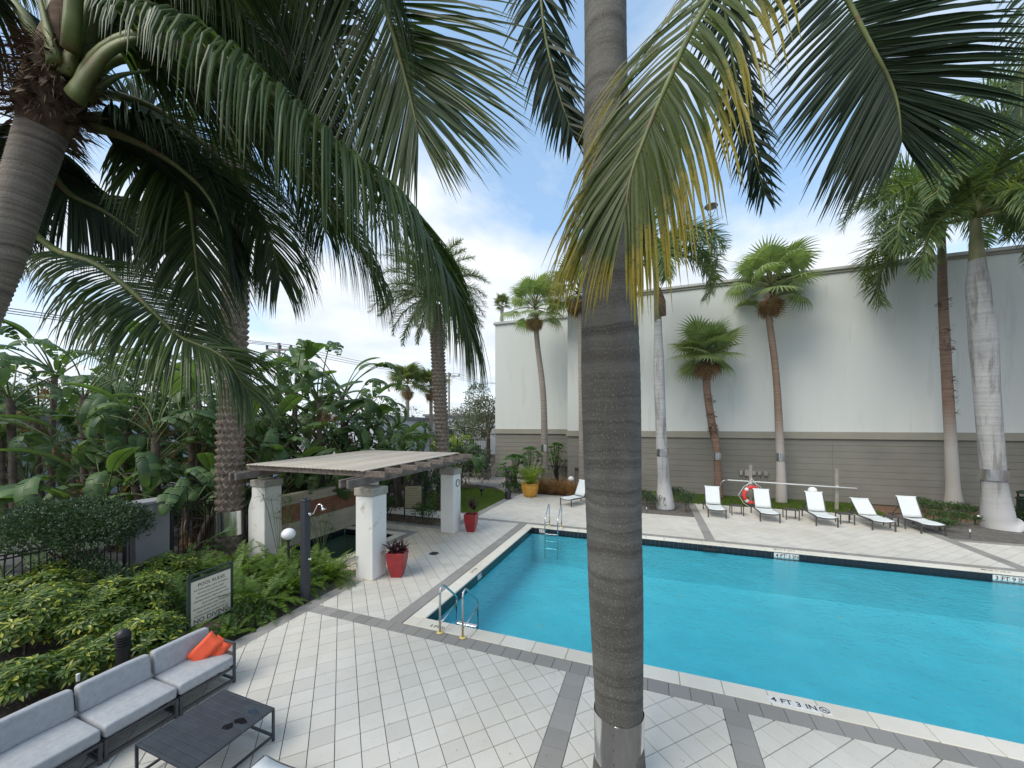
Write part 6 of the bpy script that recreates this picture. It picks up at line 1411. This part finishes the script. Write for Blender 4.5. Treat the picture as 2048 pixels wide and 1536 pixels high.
# street lamp over the roof
D = 26; pL = P(1422, 412, D); b0 = P(1422, 700, 26); t = thing('street_lamp', 'tall street lamp with a flat round head rising above the white building roof', 'street lamp', (pL.x, pL.y, 12.1))
zt = pL.z-12.1
MB().tube([(0, 0, 0), (0, 0, zt-.9)], [.12, .09], 12).build('pole', M['cap'], t); MB().lathe([(.10, 0), (.14, .04)], 12, (0, 0, zt-1.2)).build('collar', M['cap'], t)
for s_ in (-1, 1): MB().bar(tuple(CR*0+UP*(zt-.9)), tuple(CR*s_*.36+UP*(zt-.12)), .03, .03).build('fork_arm', M['grey_metal'], t)
MB().lathe([(.001, -.1), (.36, -.08), (.44, 0), (.40, .06), (.001, .12)], 24, (0, 0, zt-.04)).build('lamp_head', M['grey_metal'], t, smooth=True)
# background trees
def tree(label, p, r, h, n, seed, mat='lf_tree', ls=.28, trunk_z=1.5):
    rg = random.Random(seed); t = thing('broadleaf_tree', label, 'tree', (p.x, p.y, 0), group='trees beyond the property'); m = MB(); L_ = [(Vector((rg.gauss(0, r*.42), rg.gauss(0, r*.42), trunk_z+(h-trunk_z)*rg.uniform(.3, .88))), r*rg.uniform(.28, .46)) for _ in range(16)]
    for i in range(n):
        c, k = L_[rg.randrange(16)]; d = rdir(rg); leaf_quad(m, c+d*k*rg.uniform(.5, 1)**.5, (d+rdir(rg)).normalized(), d.orthogonal().normalized(), ls*rg.uniform(.7, 1.2), ls*.5)
    o = m.build('crown', M[mat], t); o['kind'] = 'stuff'; tr = MB(); tr.tube([(0, 0, 0), (.1, 0, h*.3), (0, .1, h*.5)], [r*.09, r*.07, r*.05], 8); tr.build('trunk', M['stem'], t)
    for c, k in L_[:7]: MB().tube(crom([(0, .05, h*.35), tuple(c*.5+Vector((0, 0, h*.2))), tuple(c)], 5), r*.025, 5).build('limb', M['stem'], t)
    return t
for i, (px, D, r, h, n, mt, lab) in enumerate([(975, 40, 3.0, 8.5, 3000, 'lf_tree', 'grey green tree tight against the left corner of the building'), (940, 46, 3.2, 6.8, 2600, 'lf_tree', 'grey leaved tree beyond the gate'), (905, 60, 4, 6.5, 2200, 'lf_tree', 'pale distant tree right of the date palm trunk'),
     (700, 46, 5, 7.0, 2600, 'lf_bg', 'green tree behind the thicket and utility pole'), (780, 60, 5, 6.5, 2200, 'lf_bg', 'distant green tree behind the small banana plants'), (480, 38, 4, 7.0, 2400, 'lf_bg', 'tree behind the thick date palm trunk'), (330, 34, 4.5, 7.5, 2600, 'lf_bg', 'tree behind the left thicket'), (120, 32, 4.5, 7.2, 2600, 'lf_bg', 'tree behind the thicket at far left'), (-60, 26, 4.5, 7.4, 2200, 'lf_bg', 'tree at the left margin beyond the fence')]):
    tree(lab, P(px, 900, D), r, h, n, 800+i, mt)
o = MB(); rg = random.Random(5)
for i in range(9000):
    a = rg.uniform(.05, 1.35); D = rg.uniform(95, 130); c = CAM+(CF*math.cos(a)-CR*math.sin(a))*D; d = rdir(rg); hgt = 5.5+noise.noise(Vector((a*9, 0, 0)))*3
    leaf_quad(o, Vector((c.x, c.y, rg.uniform(.2, hgt))), d, d.orthogonal().normalized(), 1.3, .8)
o = o.build('far_tree_belt', M['lf_bg']); tag(o, 'far off belt of trees along the horizon', 'trees', kind='stuff')
